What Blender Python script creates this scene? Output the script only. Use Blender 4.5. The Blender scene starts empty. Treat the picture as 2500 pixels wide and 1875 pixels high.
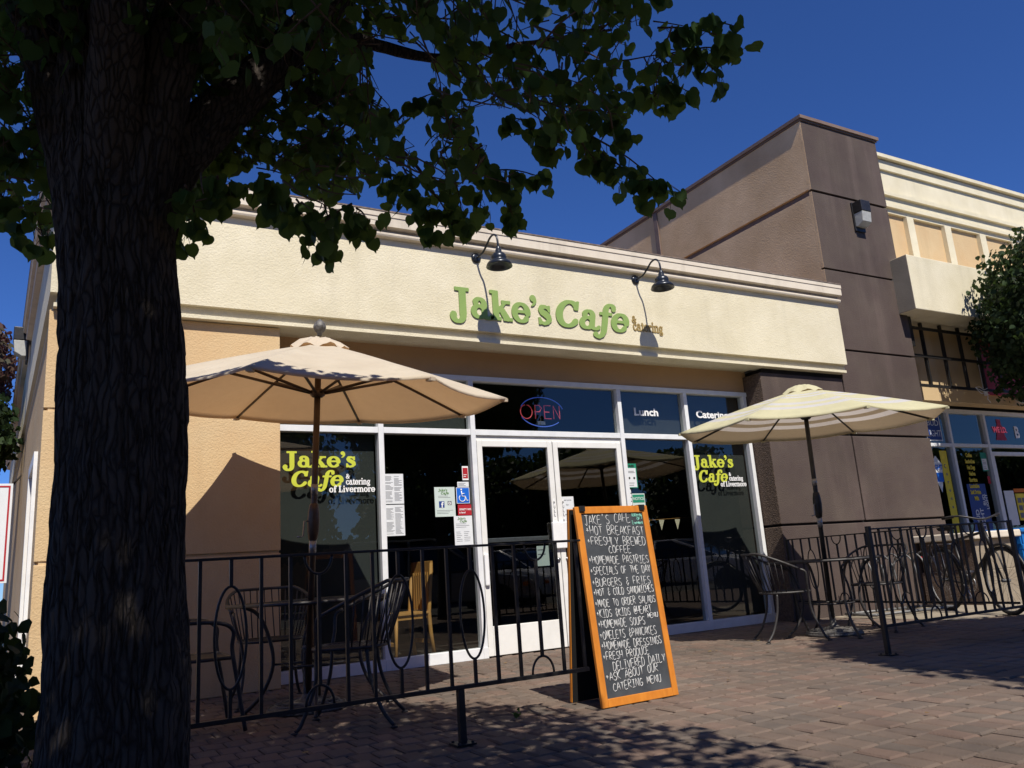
import bpy, bmesh, math, random
import numpy as np
from mathutils import Vector, Matrix, noise
S = bpy.context.scene
COL = S.collection
rad = math.radians

# ---------------------------------------------------------------- camera
YAW, PITCH, ROLL, FPX, EYE = rad(29.649), rad(12.951), rad(-3.993), 1969.9, 0.80
_f = Vector((math.sin(YAW)*math.cos(PITCH), math.cos(YAW)*math.cos(PITCH), math.sin(PITCH)))
_r = Vector((math.cos(YAW), -math.sin(YAW), 0)); _u = _r.cross(_f)
_r2 = _r*math.cos(ROLL)+_u*math.sin(ROLL); _u2 = -_r*math.sin(ROLL)+_u*math.cos(ROLL)
cam = bpy.data.objects.new('camera', bpy.data.cameras.new('camera'))
M = Matrix((_r2, _u2, -_f)).transposed().to_4x4(); M.translation = (0, 0, EYE)
cam.matrix_world = M
cam.data.sensor_width = 36; cam.data.lens = FPX/2500*36
cam.data.clip_start = 0.05; cam.data.clip_end = 3000
COL.objects.link(cam); S.camera = cam

def project(p):            # pixel of a point, in 2212 x 1659 units
    d = Vector(p)-Vector((0, 0, EYE)); z = d.dot(_f)
    if z <= 0.01: return None
    return ((1250+d.dot(_r2)/z*FPX)/1.1302, (937.5-d.dot(_u2)/z*FPX)/1.1302)
def at(x, y, dist):        # point seen at that pixel, dist metres away
    d = (_f*FPX+_r2*(x*1.1302-1250)-_u2*(y*1.1302-937.5)).normalized()
    return Vector((0, 0, EYE))+d*dist

# ---------------------------------------------------------------- light
SUN_EL, SUN_AZ = rad(52.5), rad(8.5)     # rays travel towards +y, turned 6 deg to +x
W = bpy.data.worlds.new("World"); S.world = W; W.use_nodes = True
nt = W.node_tree; nt.nodes.clear()
sky = nt.nodes.new('ShaderNodeTexSky'); sky.sky_type = 'NISHITA'; sky.sun_disc = False
sky.sun_elevation = SUN_EL; sky.sun_rotation = math.pi+SUN_AZ
sky.altitude = 1500; sky.air_density = 1.0; sky.dust_density = 0.0; sky.ozone_density = 6.0
bg = nt.nodes.new('ShaderNodeBackground'); bg.inputs[1].default_value = 0.050
wo = nt.nodes.new('ShaderNodeOutputWorld')
mulc = nt.nodes.new('ShaderNodeVectorMath'); mulc.operation = 'MULTIPLY'; mulc.inputs[1].default_value = (0.64, 0.98, 1.62)
nt.links.new(sky.outputs[0], mulc.inputs[0]); nt.links.new(mulc.outputs[0], bg.inputs[0]); nt.links.new(bg.outputs[0], wo.inputs[0])
sun = bpy.data.objects.new('sun', bpy.data.lights.new('sun', 'SUN'))
sun.data.energy = 4.0; sun.data.angle = rad(0.5); sun.data.color = (1.0, 0.94, 0.84)
SD = Vector((math.sin(SUN_AZ)*math.cos(SUN_EL), math.cos(SUN_AZ)*math.cos(SUN_EL), -math.sin(SUN_EL)))
sun.rotation_euler = SD.to_track_quat('-Z', 'Y').to_euler(); sun.location = (0, -10, 20)
COL.objects.link(sun)
S.view_settings.view_transform = 'Standard'; S.view_settings.look = 'None'
S.view_settings.exposure = 0.5; S.view_settings.gamma = 1.0
S.view_settings.use_curve_mapping = False
S.render.engine = 'CYCLES'
S.cycles.max_bounces = 8; S.cycles.transparent_max_bounces = 12; S.cycles.glossy_bounces = 4

# ---------------------------------------------------------------- materials
def mat(name, col, rough=0.8, col2=None, nscale=6, nlo=.35, nhi=.65, bump=0, bscale=60, metal=0,
        transl=None, island=None, emis=None, detail=6, spec=0.3, stretch=None, dist=0.01, big=None, streak=None, wrinkle=0):
    m = bpy.data.materials.new(name); m.use_nodes = True; t = m.node_tree; N = t.nodes; L = t.links
    b = N['Principled BSDF']; o = N['Material Output']
    b.inputs['Base Color'].default_value = (*col, 1); b.inputs['Roughness'].default_value = rough
    b.inputs['Metallic'].default_value = metal; b.inputs['Specular IOR Level'].default_value = spec
    tc = N.new('ShaderNodeTexCoord'); src = tc.outputs['Object']
    if stretch:
        mp = N.new('ShaderNodeMapping'); mp.inputs['Scale'].default_value = stretch
        L.new(src, mp.inputs[0]); src = mp.outputs[0]
    cur = None
    if col2:
        n = N.new('ShaderNodeTexNoise'); n.inputs['Scale'].default_value = nscale; n.inputs['Detail'].default_value = detail
        n.inputs['Roughness'].default_value = .6
        L.new(src, n.inputs['Vector'])
        r = N.new('ShaderNodeValToRGB'); r.color_ramp.elements[0].position = nlo; r.color_ramp.elements[1].position = nhi
        r.color_ramp.elements[0].color = (*col, 1); r.color_ramp.elements[1].color = (*col2, 1)
        L.new(n.outputs[0], r.inputs[0]); cur = r.outputs[0]
    if island:
        g = N.new('ShaderNodeNewGeometry'); r = N.new('ShaderNodeValToRGB'); e = r.color_ramp.elements
        for i, c in enumerate(island):
            p = i/(len(island)-1)
            el = e[0] if i == 0 else (e[-1] if i == len(island)-1 else e.new(p))
            el.position = p; el.color = (*c, 1)
        L.new(g.outputs['Random Per Island'], r.inputs[0])
        if cur:
            mx = N.new('ShaderNodeMix'); mx.data_type = 'RGBA'; mx.inputs[0].default_value = .5
            L.new(cur, mx.inputs[6]); L.new(r.outputs[0], mx.inputs[7]); cur = mx.outputs[2]
        else: cur = r.outputs[0]
    if big:                      # broad stains, multiplied over
        n = N.new('ShaderNodeTexNoise'); n.inputs['Scale'].default_value = big[0]; n.inputs['Detail'].default_value = 4
        L.new(tc.outputs['Object'], n.inputs['Vector'])
        r = N.new('ShaderNodeMapRange'); r.inputs[1].default_value = .35; r.inputs[2].default_value = .7
        r.inputs[3].default_value = 1; r.inputs[4].default_value = big[1]; L.new(n.outputs[0], r.inputs[0])
        mx = N.new('ShaderNodeVectorMath'); mx.operation = 'SCALE'
        if cur: L.new(cur, mx.inputs[0])
        else: mx.inputs[0].default_value = col
        L.new(r.outputs[0], mx.inputs['Scale']); cur = mx.outputs[0]
    if streak:                   # rain streaks and dirt runs
        mp = N.new('ShaderNodeMapping'); mp.inputs['Scale'].default_value = (streak[0], streak[0], streak[0]*.09); L.new(tc.outputs['Object'], mp.inputs[0])
        n = N.new('ShaderNodeTexNoise'); n.inputs['Scale'].default_value = 1; n.inputs['Detail'].default_value = 7; n.inputs['Roughness'].default_value = .65
        L.new(mp.outputs[0], n.inputs['Vector'])
        r = N.new('ShaderNodeMapRange'); r.inputs[1].default_value = .52; r.inputs[2].default_value = .78
        r.inputs[3].default_value = 1; r.inputs[4].default_value = streak[1]; L.new(n.outputs[0], r.inputs[0])
        mx = N.new('ShaderNodeVectorMath'); mx.operation = 'SCALE'
        if cur: L.new(cur, mx.inputs[0])
        else: mx.inputs[0].default_value = col
        L.new(r.outputs[0], mx.inputs['Scale']); cur = mx.outputs[0]
    if cur: L.new(cur, b.inputs['Base Color'])
    if bump:
        n = N.new('ShaderNodeTexNoise'); n.inputs['Scale'].default_value = bscale; n.inputs['Detail'].default_value = 5
        L.new(src, n.inputs['Vector']); bp = N.new('ShaderNodeBump'); bp.inputs['Strength'].default_value = bump
        bp.inputs['Distance'].default_value = dist
        L.new(n.outputs[0], bp.inputs['Height']); L.new(bp.outputs[0], b.inputs['Normal'])
        if wrinkle:
            n = N.new('ShaderNodeTexNoise'); n.inputs['Scale'].default_value = 3.5; n.inputs['Detail'].default_value = 3; n.inputs['Distortion'].default_value = 1.5
            L.new(tc.outputs['Object'], n.inputs['Vector']); b2 = N.new('ShaderNodeBump'); b2.inputs['Strength'].default_value = .6; b2.inputs['Distance'].default_value = wrinkle
            L.new(n.outputs[0], b2.inputs['Height']); L.new(b2.outputs[0], bp.inputs['Normal'])
    if transl:
        tr = N.new('ShaderNodeBsdfTranslucent'); tr.inputs[0].default_value = (*transl[1], 1)
        ms = N.new('ShaderNodeMixShader'); ms.inputs[0].default_value = transl[0]
        L.new(b.outputs[0], ms.inputs[1]); L.new(tr.outputs[0], ms.inputs[2]); L.new(ms.outputs[0], o.inputs[0])
    if emis:
        b.inputs['Emission Color'].default_value = (*emis[0], 1); b.inputs['Emission Strength'].default_value = emis[1]
    return m
def glass_mat(name, tint, ior=1.5):
    m = bpy.data.materials.new(name); m.use_nodes = True; t = m.node_tree; N = t.nodes; L = t.links
    N.remove(N['Principled BSDF']); o = N['Material Output']
    tr = N.new('ShaderNodeBsdfTransparent'); tr.inputs[0].default_value = (*tint, 1)
    gl = N.new('ShaderNodeBsdfGlossy'); gl.inputs['Roughness'].default_value = 0.0; gl.inputs[0].default_value = (.95, .92, .84, 1)
    tc = N.new('ShaderNodeTexCoord'); n = N.new('ShaderNodeTexNoise'); n.inputs['Scale'].default_value = 1.1; n.inputs['Detail'].default_value = 1
    bp = N.new('ShaderNodeBump'); bp.inputs['Strength'].default_value = .25; bp.inputs['Distance'].default_value = .004
    L.new(tc.outputs['Object'], n.inputs['Vector']); L.new(n.outputs[0], bp.inputs['Height']); L.new(bp.outputs[0], gl.inputs['Normal'])
    fr = N.new('ShaderNodeFresnel'); ge = N.new('ShaderNodeNewGeometry'); mr = N.new('ShaderNodeMapRange')   # thin pane: same from both sides
    mr.inputs[3].default_value = ior; mr.inputs[4].default_value = 1/ior; L.new(ge.outputs['Backfacing'], mr.inputs[0]); L.new(mr.outputs[0], fr.inputs[0])
    mx = N.new('ShaderNodeMixShader')
    L.new(fr.outputs[0], mx.inputs[0]); L.new(tr.outputs[0], mx.inputs[1]); L.new(gl.outputs[0], mx.inputs[2]); L.new(mx.outputs[0], o.inputs[0])
    return m
MT = {}
MT['cream'] = mat('cream_stucco', (.77, .70, .52), .9, (.70, .63, .45), 3, bump=.45, bscale=70, dist=.012, big=(.7, .93), streak=(2.6, .86))
MT['cream_trim'] = mat('cream_trim', (.72, .64, .52), .85, (.66, .58, .47), 5, bump=.15, bscale=60, streak=(3.5, .7))
MT['peach'] = mat('peach_stucco', (.60, .41, .22), .9, (.66, .49, .28), 1.6, bump=.45, bscale=75, dist=.012, big=(.8, .90), streak=(3, .85))
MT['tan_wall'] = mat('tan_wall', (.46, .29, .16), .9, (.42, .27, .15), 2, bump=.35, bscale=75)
MT['brown'] = mat('dark_brown_stucco', (.088, .063, .056), .9, (.108, .082, .068), 2.2, bump=.6, bscale=85, dist=.012, big=(.9, .8), streak=(2.4, 1.5))
MT['brown_rough'] = mat('brown_rough_stucco', (.10, .07, .055), .95, (.16, .115, .09), 30, bump=1.0, bscale=60, dist=.03)
MT['tan_side'] = mat('tan_brown_stucco', (.66, .43, .23), .9, (.82, .56, .32), 1.3, bump=.4, bscale=55, dist=.01, big=(.8, .82))
MT['coping'] = mat('brown_coping', (.17, .115, .095), .8, (.21, .15, .12), 6, bump=.3)
MT['pierface'] = mat('shaded_pier_stucco', (.27, .22, .16), .9, (.32, .27, .20), 4, bump=.5, bscale=60, streak=(5, .7))  # cream stucco darkened, the pier's shade is put into the colour
MT['rack'] = mat('galvanised_tube', (.20, .20, .20), .55, (.13, .13, .13), 20, metal=.4)
MT['roofcap'] = mat('roof_cap', (.13, .10, .08), .95, (.24, .19, .16), 18, bump=.6, bscale=40, dist=.015)
MT['white'] = mat('white_frame', (.78, .79, .80), .45, (.70, .71, .73), 9, bump=.05, bscale=30)
MT['white2'] = mat('white_door_paint', (.80, .79, .76), .5, (.74, .73, .70), 7, bump=.05)
MT['black'] = mat('black_metal', (.018, .018, .019), .42, (.035, .032, .03), 25, bump=.3, bscale=120, dist=.003, metal=.3, spec=.5)
MT['blackmesh'] = mat('black_iron', (.022, .021, .021), .5, (.045, .04, .038), 30, bump=.3, bscale=90, dist=.003, spec=.5)
MT['lampmetal'] = mat('charcoal_enamel', (.022, .027, .035), .3, (.03, .035, .045), 12, metal=.4, spec=.6)
MT['bronze'] = mat('bronze_pole', (.07, .045, .03), .4, (.10, .065, .045), 20, metal=.5, spec=.5)
MT['silver'] = mat('brushed_metal', (.36, .36, .37), .42, (.28, .28, .29), 30, metal=.8)
MT['canvas'] = mat('tan_canvas', (.76, .67, .53), .9, (.68, .59, .46), 4, bump=.25, bscale=300, dist=.002, wrinkle=.03, transl=(.33, (.60, .35, .16)))
MT['yellowc'] = mat('yellow_canvas', (.72, .68, .44), .9, (.66, .62, .40), 4, bump=.25, bscale=300, dist=.002, wrinkle=.03, transl=(.30, (.42, .30, .19)))
MT['whitec'] = mat('white_canvas', (.74, .72, .70), .9, (.76, .75, .74), 4, bump=.25, bscale=300, dist=.002, wrinkle=.03, transl=(.40, (.75, .66, .58)))
MT['glass'] = glass_mat('window_glass', (.66, .70, .69), 1.75)
MT['glass_clear'] = glass_mat('clear_glass', (.8, .82, .82))
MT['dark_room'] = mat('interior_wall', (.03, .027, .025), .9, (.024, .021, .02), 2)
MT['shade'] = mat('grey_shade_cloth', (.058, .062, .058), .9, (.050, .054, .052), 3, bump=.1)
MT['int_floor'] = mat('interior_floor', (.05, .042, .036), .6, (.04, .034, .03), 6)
MT['orange'] = mat('orange_paint', (.66, .235, .028), .5, (.55, .18, .02), 7, stretch=(3, 3, 1), streak=(9, .8), bump=.12, bscale=40, dist=.003, spec=.4)
MT['board'] = mat('chalkboard', (.045, .05, .057), .8, (.085, .092, .10), 5, nlo=.4, nhi=.75, bump=.05)
MT['board_dark'] = mat('board_back', (.006, .006, .007), .9, (.01, .01, .01), 5)
MT['chalk'] = mat('white_chalk', (.72, .72, .70), .95, (.55, .55, .55), 80)
MT['chalk_g'] = mat('green_chalk', (.30, .68, .55), .95, (.25, .6, .48), 80)
MT['signgreen'] = mat('sign_green', (.26, .38, .11), .6, (.23, .35, .10), 5)
MT['brassy'] = mat('brass_letters', (.35, .25, .09), .5, (.3, .21, .08), 9)
MT['lime'] = mat('lime_vinyl', (.56, .60, .06), .55, (.52, .56, .05), 8)
MT['vinyl'] = mat('white_vinyl', (.85, .85, .85), .55, (.8, .8, .8), 8)
MT['paper'] = mat('paper', (.72, .74, .76), .8, (.68, .70, .72), 9)
MT['paper2'] = mat('greenish_paper', (.58, .66, .62), .8, (.54, .62, .58), 9)
MT['ink'] = mat('grey_ink', (.14, .15, .17), .8, (.2, .2, .22), 40)
MT['blue'] = mat('blue_print', (.01, .14, .62), .5, (.012, .13, .58), 8)
MT['navy'] = mat('navy_print', (.02, .06, .25), .5, (.02, .05, .22), 8)
MT['red'] = mat('red_print', (.42, .02, .03), .5, (.38, .02, .03), 8)
MT['green'] = mat('green_print', (.02, .25, .15), .5, (.02, .22, .13), 8)
MT['dkgreen'] = mat('logo_green', (.10, .22, .06), .6, (.09, .2, .05), 8)
MT['yellow'] = mat('yellow_print', (.80, .62, .03), .5, (.76, .58, .03), 8)
MT['neon_red'] = mat('neon_red', (.75, .12, .14), .3, (.7, .1, .12), 8, emis=((1, .1, .14), .12))
MT['neon_blue'] = mat('neon_blue', (.12, .2, .75), .3, (.1, .18, .7), 8, emis=((.1, .2, 1), .16))
MT['pine'] = mat('pine_wood', (.62, .33, .10), .5, (.5, .24, .07), 4, stretch=(6, 6, .8), bump=.1)
MT['bark'] = mat('bark', (.045, .034, .028), .95, (.10, .078, .065), 9, nlo=.3, nhi=.7, bump=1, bscale=26, stretch=(1, 1, .35), dist=.012)
def bark_shader(m):
    t = m.node_tree; N = t.nodes; L = t.links; b = N['Principled BSDF']
    tc = N.new('ShaderNodeTexCoord'); mp = N.new('ShaderNodeMapping'); mp.inputs['Scale'].default_value = (62, 62, 11)
    n = N.new('ShaderNodeTexNoise'); n.inputs['Scale'].default_value = 7; n.inputs['Detail'].default_value = 4
    L.new(tc.outputs['Object'], n.inputs['Vector'])
    ad = N.new('ShaderNodeVectorMath'); ad.operation = 'MULTIPLY_ADD'; ad.inputs[1].default_value = (.045, .045, .10)
    L.new(n.outputs['Color'], ad.inputs[0]); L.new(tc.outputs['Object'], ad.inputs[2]); L.new(ad.outputs[0], mp.inputs[0])
    v = N.new('ShaderNodeTexVoronoi'); v.feature = 'DISTANCE_TO_EDGE'; v.inputs['Scale'].default_value = 1.0; L.new(mp.outputs[0], v.inputs['Vector'])
    r = N.new('ShaderNodeMapRange'); r.inputs[1].default_value = 0.0; r.inputs[2].default_value = .22; L.new(v.outputs['Distance'], r.inputs[0])
    n2 = N.new('ShaderNodeTexNoise'); n2.inputs['Scale'].default_value = 60; n2.inputs['Detail'].default_value = 6; L.new(tc.outputs['Object'], n2.inputs['Vector'])
    hm = N.new('ShaderNodeMath'); hm.operation = 'MULTIPLY_ADD'; hm.inputs[1].default_value = .5; L.new(n2.outputs[0], hm.inputs[0]); L.new(r.outputs[0], hm.inputs[2])
    cr = N.new('ShaderNodeValToRGB'); cr.color_ramp.elements[0].color = (.014, .011, .009, 1); cr.color_ramp.elements[1].color = (.062, .050, .042, 1)
    cr.color_ramp.elements[0].position = .15; cr.color_ramp.elements[1].position = 1.3; L.new(hm.outputs[0], cr.inputs[0]); L.new(cr.outputs[0], b.inputs['Base Color'])
    bp = N.new('ShaderNodeBump'); bp.inputs['Strength'].default_value = 1; bp.inputs['Distance'].default_value = .006; L.new(hm.outputs[0], bp.inputs['Height']); L.new(bp.outputs[0], b.inputs['Normal'])
bark_shader(MT['bark'])
MT['twig'] = mat('twig_bark', (.08, .05, .035), .9, (.12, .085, .06), 30, bump=.4)
MT['leaf'] = mat('leaf', (.05, .11, .025), .5, island=[(.016, .034, .012), (.030, .060, .017), (.048, .095, .024), (.022, .046, .017), (.060, .115, .026)], transl=(.42, (.16, .25, .05)), spec=.15)
MT['bushleaf'] = mat('small_leaf', (.03, .07, .02), .6, island=[(.012, .022, .009), (.022, .042, .015), (.034, .06, .020), (.016, .032, .012)], transl=(.25, (.08, .13, .03)), spec=.2)
MT['plumleaf'] = mat('plum_leaf', (.08, .03, .035), .6, island=[(.05, .02, .025), (.10, .05, .04), (.06, .06, .03), (.13, .07, .05)], transl=(.25, (.2, .08, .06)))
MT['concrete'] = mat('concrete', (.34, .29, .22), .9, (.28, .24, .18), 3, bump=.3, bscale=50, big=(.8, .8))
MT['joint'] = mat('joint_sand', (.10, .075, .06), 1, (.16, .12, .10), 12, bump=.5, bscale=90)
MT['asphalt'] = mat('asphalt', (.05, .05, .05), .9, (.065, .063, .06), 12, bump=.5, bscale=80)
MT['rubber'] = mat('rubber', (.012, .012, .012), .7, (.02, .02, .02), 20)
MT['carwhite'] = mat('white_car_paint', (.75, .76, .78), .2, (.73, .74, .76), 2, spec=.6)
MT['cargrey'] = mat('grey_car_paint', (.30, .31, .33), .25, (.28, .29, .31), 2, spec=.6)
MT['carglass'] = mat('car_glass', (.01, .012, .014), .05, (.012, .014, .016), 2, spec=.8)
MT['amber'] = mat('amber_lens', (.7, .2, .03), .2, (.65, .18, .03), 5)
MT['lens'] = mat('ribbed_lens', (.62, .62, .58), .25, (.5, .5, .47), 20, transl=(.3, (.7, .7, .65)), bump=.3, bscale=30)
MT['bluebox'] = mat('blue_plastic', (.015, .17, .52), .4, (.013, .15, .46), 8)
MT['greenstripe'] = mat('faded_teal', (.12, .38, .36), .6, (.1, .33, .32), 8)
MT['castiron'] = mat('cast_iron', (.06, .055, .05), .5, (.16, .15, .14), 40, bump=1, bscale=60, dist=.006, spec=.5)
MT['darkgap'] = mat('dark_gap', (.012, .011, .011), .9, (.02, .018, .017), 8)
MT['skin'] = MT['peach']

# ---------------------------------------------------------------- mesh helpers
CAM_SCALE = [False]     # storefront x and z scaled about the camera once the glass plane moved nearer
def cam_scale(p): return Vector((p[0]*.9615, p[1], p[2]*.9615+.031)) if CAM_SCALE[0] else Vector(p)
class MB:
    def __init__(s): s.v = []; s.f = []; s.mi = []; s.sm = []
    def add(s, vs, fs, mi=0, smooth=False):
        o = len(s.v); s.v += [tuple(cam_scale(v)) for v in vs]
        for i, f in enumerate(fs):
            s.f.append([o+k for k in f]); s.mi.append(mi[i] if isinstance(mi, (list, tuple)) else mi); s.sm.append(smooth)
        return s
    def box(s, x0, x1, y0, y1, z0, z1, mi=0, M=None):
        # faces: bottom, top, -y, +x, +y, -x
        v = [Vector(p) for p in ((x0, y0, z0), (x1, y0, z0), (x1, y1, z0), (x0, y1, z0), (x0, y0, z1), (x1, y0, z1), (x1, y1, z1), (x0, y1, z1))]
        if M: v = [M @ p for p in v]
        return s.add(v, [(3, 2, 1, 0), (4, 5, 6, 7), (0, 1, 5, 4), (1, 2, 6, 5), (2, 3, 7, 6), (3, 0, 4, 7)], mi)
    def tube(s, pts, r, n=8, mi=0, closed=False, cap=True):
        pts = [Vector(p) for p in pts]; m = len(pts)
        rr = r if isinstance(r, (list, tuple)) else [r]*m
        rings = []; up = None
        for i, p in enumerate(pts):
            if closed: t = pts[(i+1) % m]-pts[i-1]
            else: t = pts[min(i+1, m-1)]-pts[max(i-1, 0)]
            t = t.normalized() if t.length > 1e-9 else Vector((0, 0, 1))
            if up is None: up = t.orthogonal().normalized()
            else:
                up = up-t*up.dot(t); up = up.normalized() if up.length > 1e-6 else t.orthogonal().normalized()
            b = t.cross(up)
            rings.append([p+(up*math.cos(a)+b*math.sin(a))*rr[i] for a in [2*math.pi*k/n for k in range(n)]])
        vs = [q for R in rings for q in R]; fs = []
        for i in range(m if closed else m-1):
            j = (i+1) % m
            for k in range(n):
                fs.append((i*n+k, i*n+(k+1) % n, j*n+(k+1) % n, j*n+k))
        if not closed and cap: fs += [tuple(range(n))[::-1], tuple((m-1)*n+k for k in range(n))]
        return s.add(vs, fs, mi, True)
    def lathe(s, prof, c=(0, 0, 0), n=24, mi=0, axis=None, M=None):
        vs = []; c = Vector(c)
        for (r, z) in prof:
            for k in range(n):
                a = 2*math.pi*k/n; q = Vector((r*math.cos(a), r*math.sin(a), z))
                if M: q = M @ q
                vs.append(c+q)
        fs = []
        for i in range(len(prof)-1):
            for k in range(n): fs.append((i*n+k, i*n+(k+1) % n, (i+1)*n+(k+1) % n, (i+1)*n+k))
        return s.add(vs, fs, mi, True)
    def poly_extrude(s, pts, d, mi=0):
        n = len(pts); d = Vector(d); a = [Vector(p) for p in pts]
        return s.add(a+[p+d for p in a], [tuple(range(n))[::-1], tuple(range(n, 2*n))]+[(i, (i+1) % n, n+(i+1) % n, n+i) for i in range(n)], mi)
    def build(s, name, m, parent=None, bevel=0, fixn=True):
        me = bpy.data.meshes.new(name); me.from_pydata(s.v, [], s.f)
        for mm in (m if isinstance(m, (list, tuple)) else [m]): me.materials.append(mm)
        me.polygons.foreach_set('material_index', s.mi); me.polygons.foreach_set('use_smooth', s.sm); me.update()
        if fixn:
            b = bmesh.new(); b.from_mesh(me); bmesh.ops.recalc_face_normals(b, faces=b.faces); b.to_mesh(me); b.free()
        o = bpy.data.objects.new(name, me); COL.objects.link(o)
        if parent: o.parent = parent
        if bevel:
            md = o.modifiers.new('bevel', 'BEVEL'); md.width = bevel; md.segments = 2; md.limit_method = 'ANGLE'
        return o
def tag(o, label=None, cat=None, group=None, kind=None):
    if label: o['label'] = label
    if cat: o['category'] = cat
    if group: o['group'] = group
    if kind: o['kind'] = kind
    return o
def thing(name, label, cat, loc=(0, 0, 0), rz=0, group=None):
    o = bpy.data.objects.new(name, None); COL.objects.link(o); o.location = cam_scale(loc); o.rotation_euler = (0, 0, rz)
    o.empty_display_size = .1
    return tag(o, label, cat, group)
def copy_tree(o, parent=None):
    c = o.copy(); COL.objects.link(c); c.parent = parent
    for ch in list(o.children): copy_tree(ch, c)
    return c
def smoothpath(pts, n=6):
    P = [Vector(p) for p in pts]; out = []
    for i in range(len(P)-1):
        p0 = P[max(i-1, 0)]; p1 = P[i]; p2 = P[i+1]; p3 = P[min(i+2, len(P)-1)]
        for k in range(n):
            t = k/n; out.append(.5*((2*p1)+(p2-p0)*t+(2*p0-5*p1+4*p2-p3)*t*t+(3*p1-p0-3*p2+p3)*t**3))
    out.append(P[-1]); return out
def lerpr(a, b, n): return [a+(b-a)*i/(n-1) for i in range(n)]
XZ = Matrix(((1, 0, 0, 0), (0, 0, -1, 0), (0, 1, 0, 0), (0, 0, 0, 1)))   # stands a flat drawing upright, facing -y

# ---------------------------------------------------------------- lettering
def text_mesh(body, size, bold=0, align='LEFT', extrude=0.0006, sx=1.0, spacing=1.0, shear=0):
    cu = bpy.data.curves.new('t', 'FONT'); cu.body = body; cu.size = size; cu.offset = bold; cu.extrude = extrude
    cu.align_x = align; cu.space_character = spacing; cu.shear = shear; cu.resolution_u = 3
    o = bpy.data.objects.new('t', cu); COL.objects.link(o); bpy.context.view_layer.update()
    me = bpy.data.meshes.new_from_object(o.evaluated_get(bpy.context.evaluated_depsgraph_get()))
    bpy.data.objects.remove(o); bpy.data.curves.remove(cu)
    vs = [Vector((v.co.x*sx, v.co.y, v.co.z)) for v in me.vertices]; fs = [list(p.vertices) for p in me.polygons]
    bpy.data.meshes.remove(me); return vs, fs
def put_text(mb, body, x0, x1, y, zb, cap, bold=0, mi=0, spacing=1.0, slope=0):
    """block text fitted between x0 and x1, baseline zb, capital height cap, facing -y"""
    vs, fs = text_mesh(body, cap/.7, bold*cap, spacing=spacing)
    if not vs: return
    xa = min(v.x for v in vs); xb = max(v.x for v in vs); k = (x1-x0)/(xb-xa)
    mb.add([(x0+(v.x-xa)*k, y-v.z, zb+v.y+slope*(v.x-xa)*k) for v in vs], fs, mi)
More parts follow.
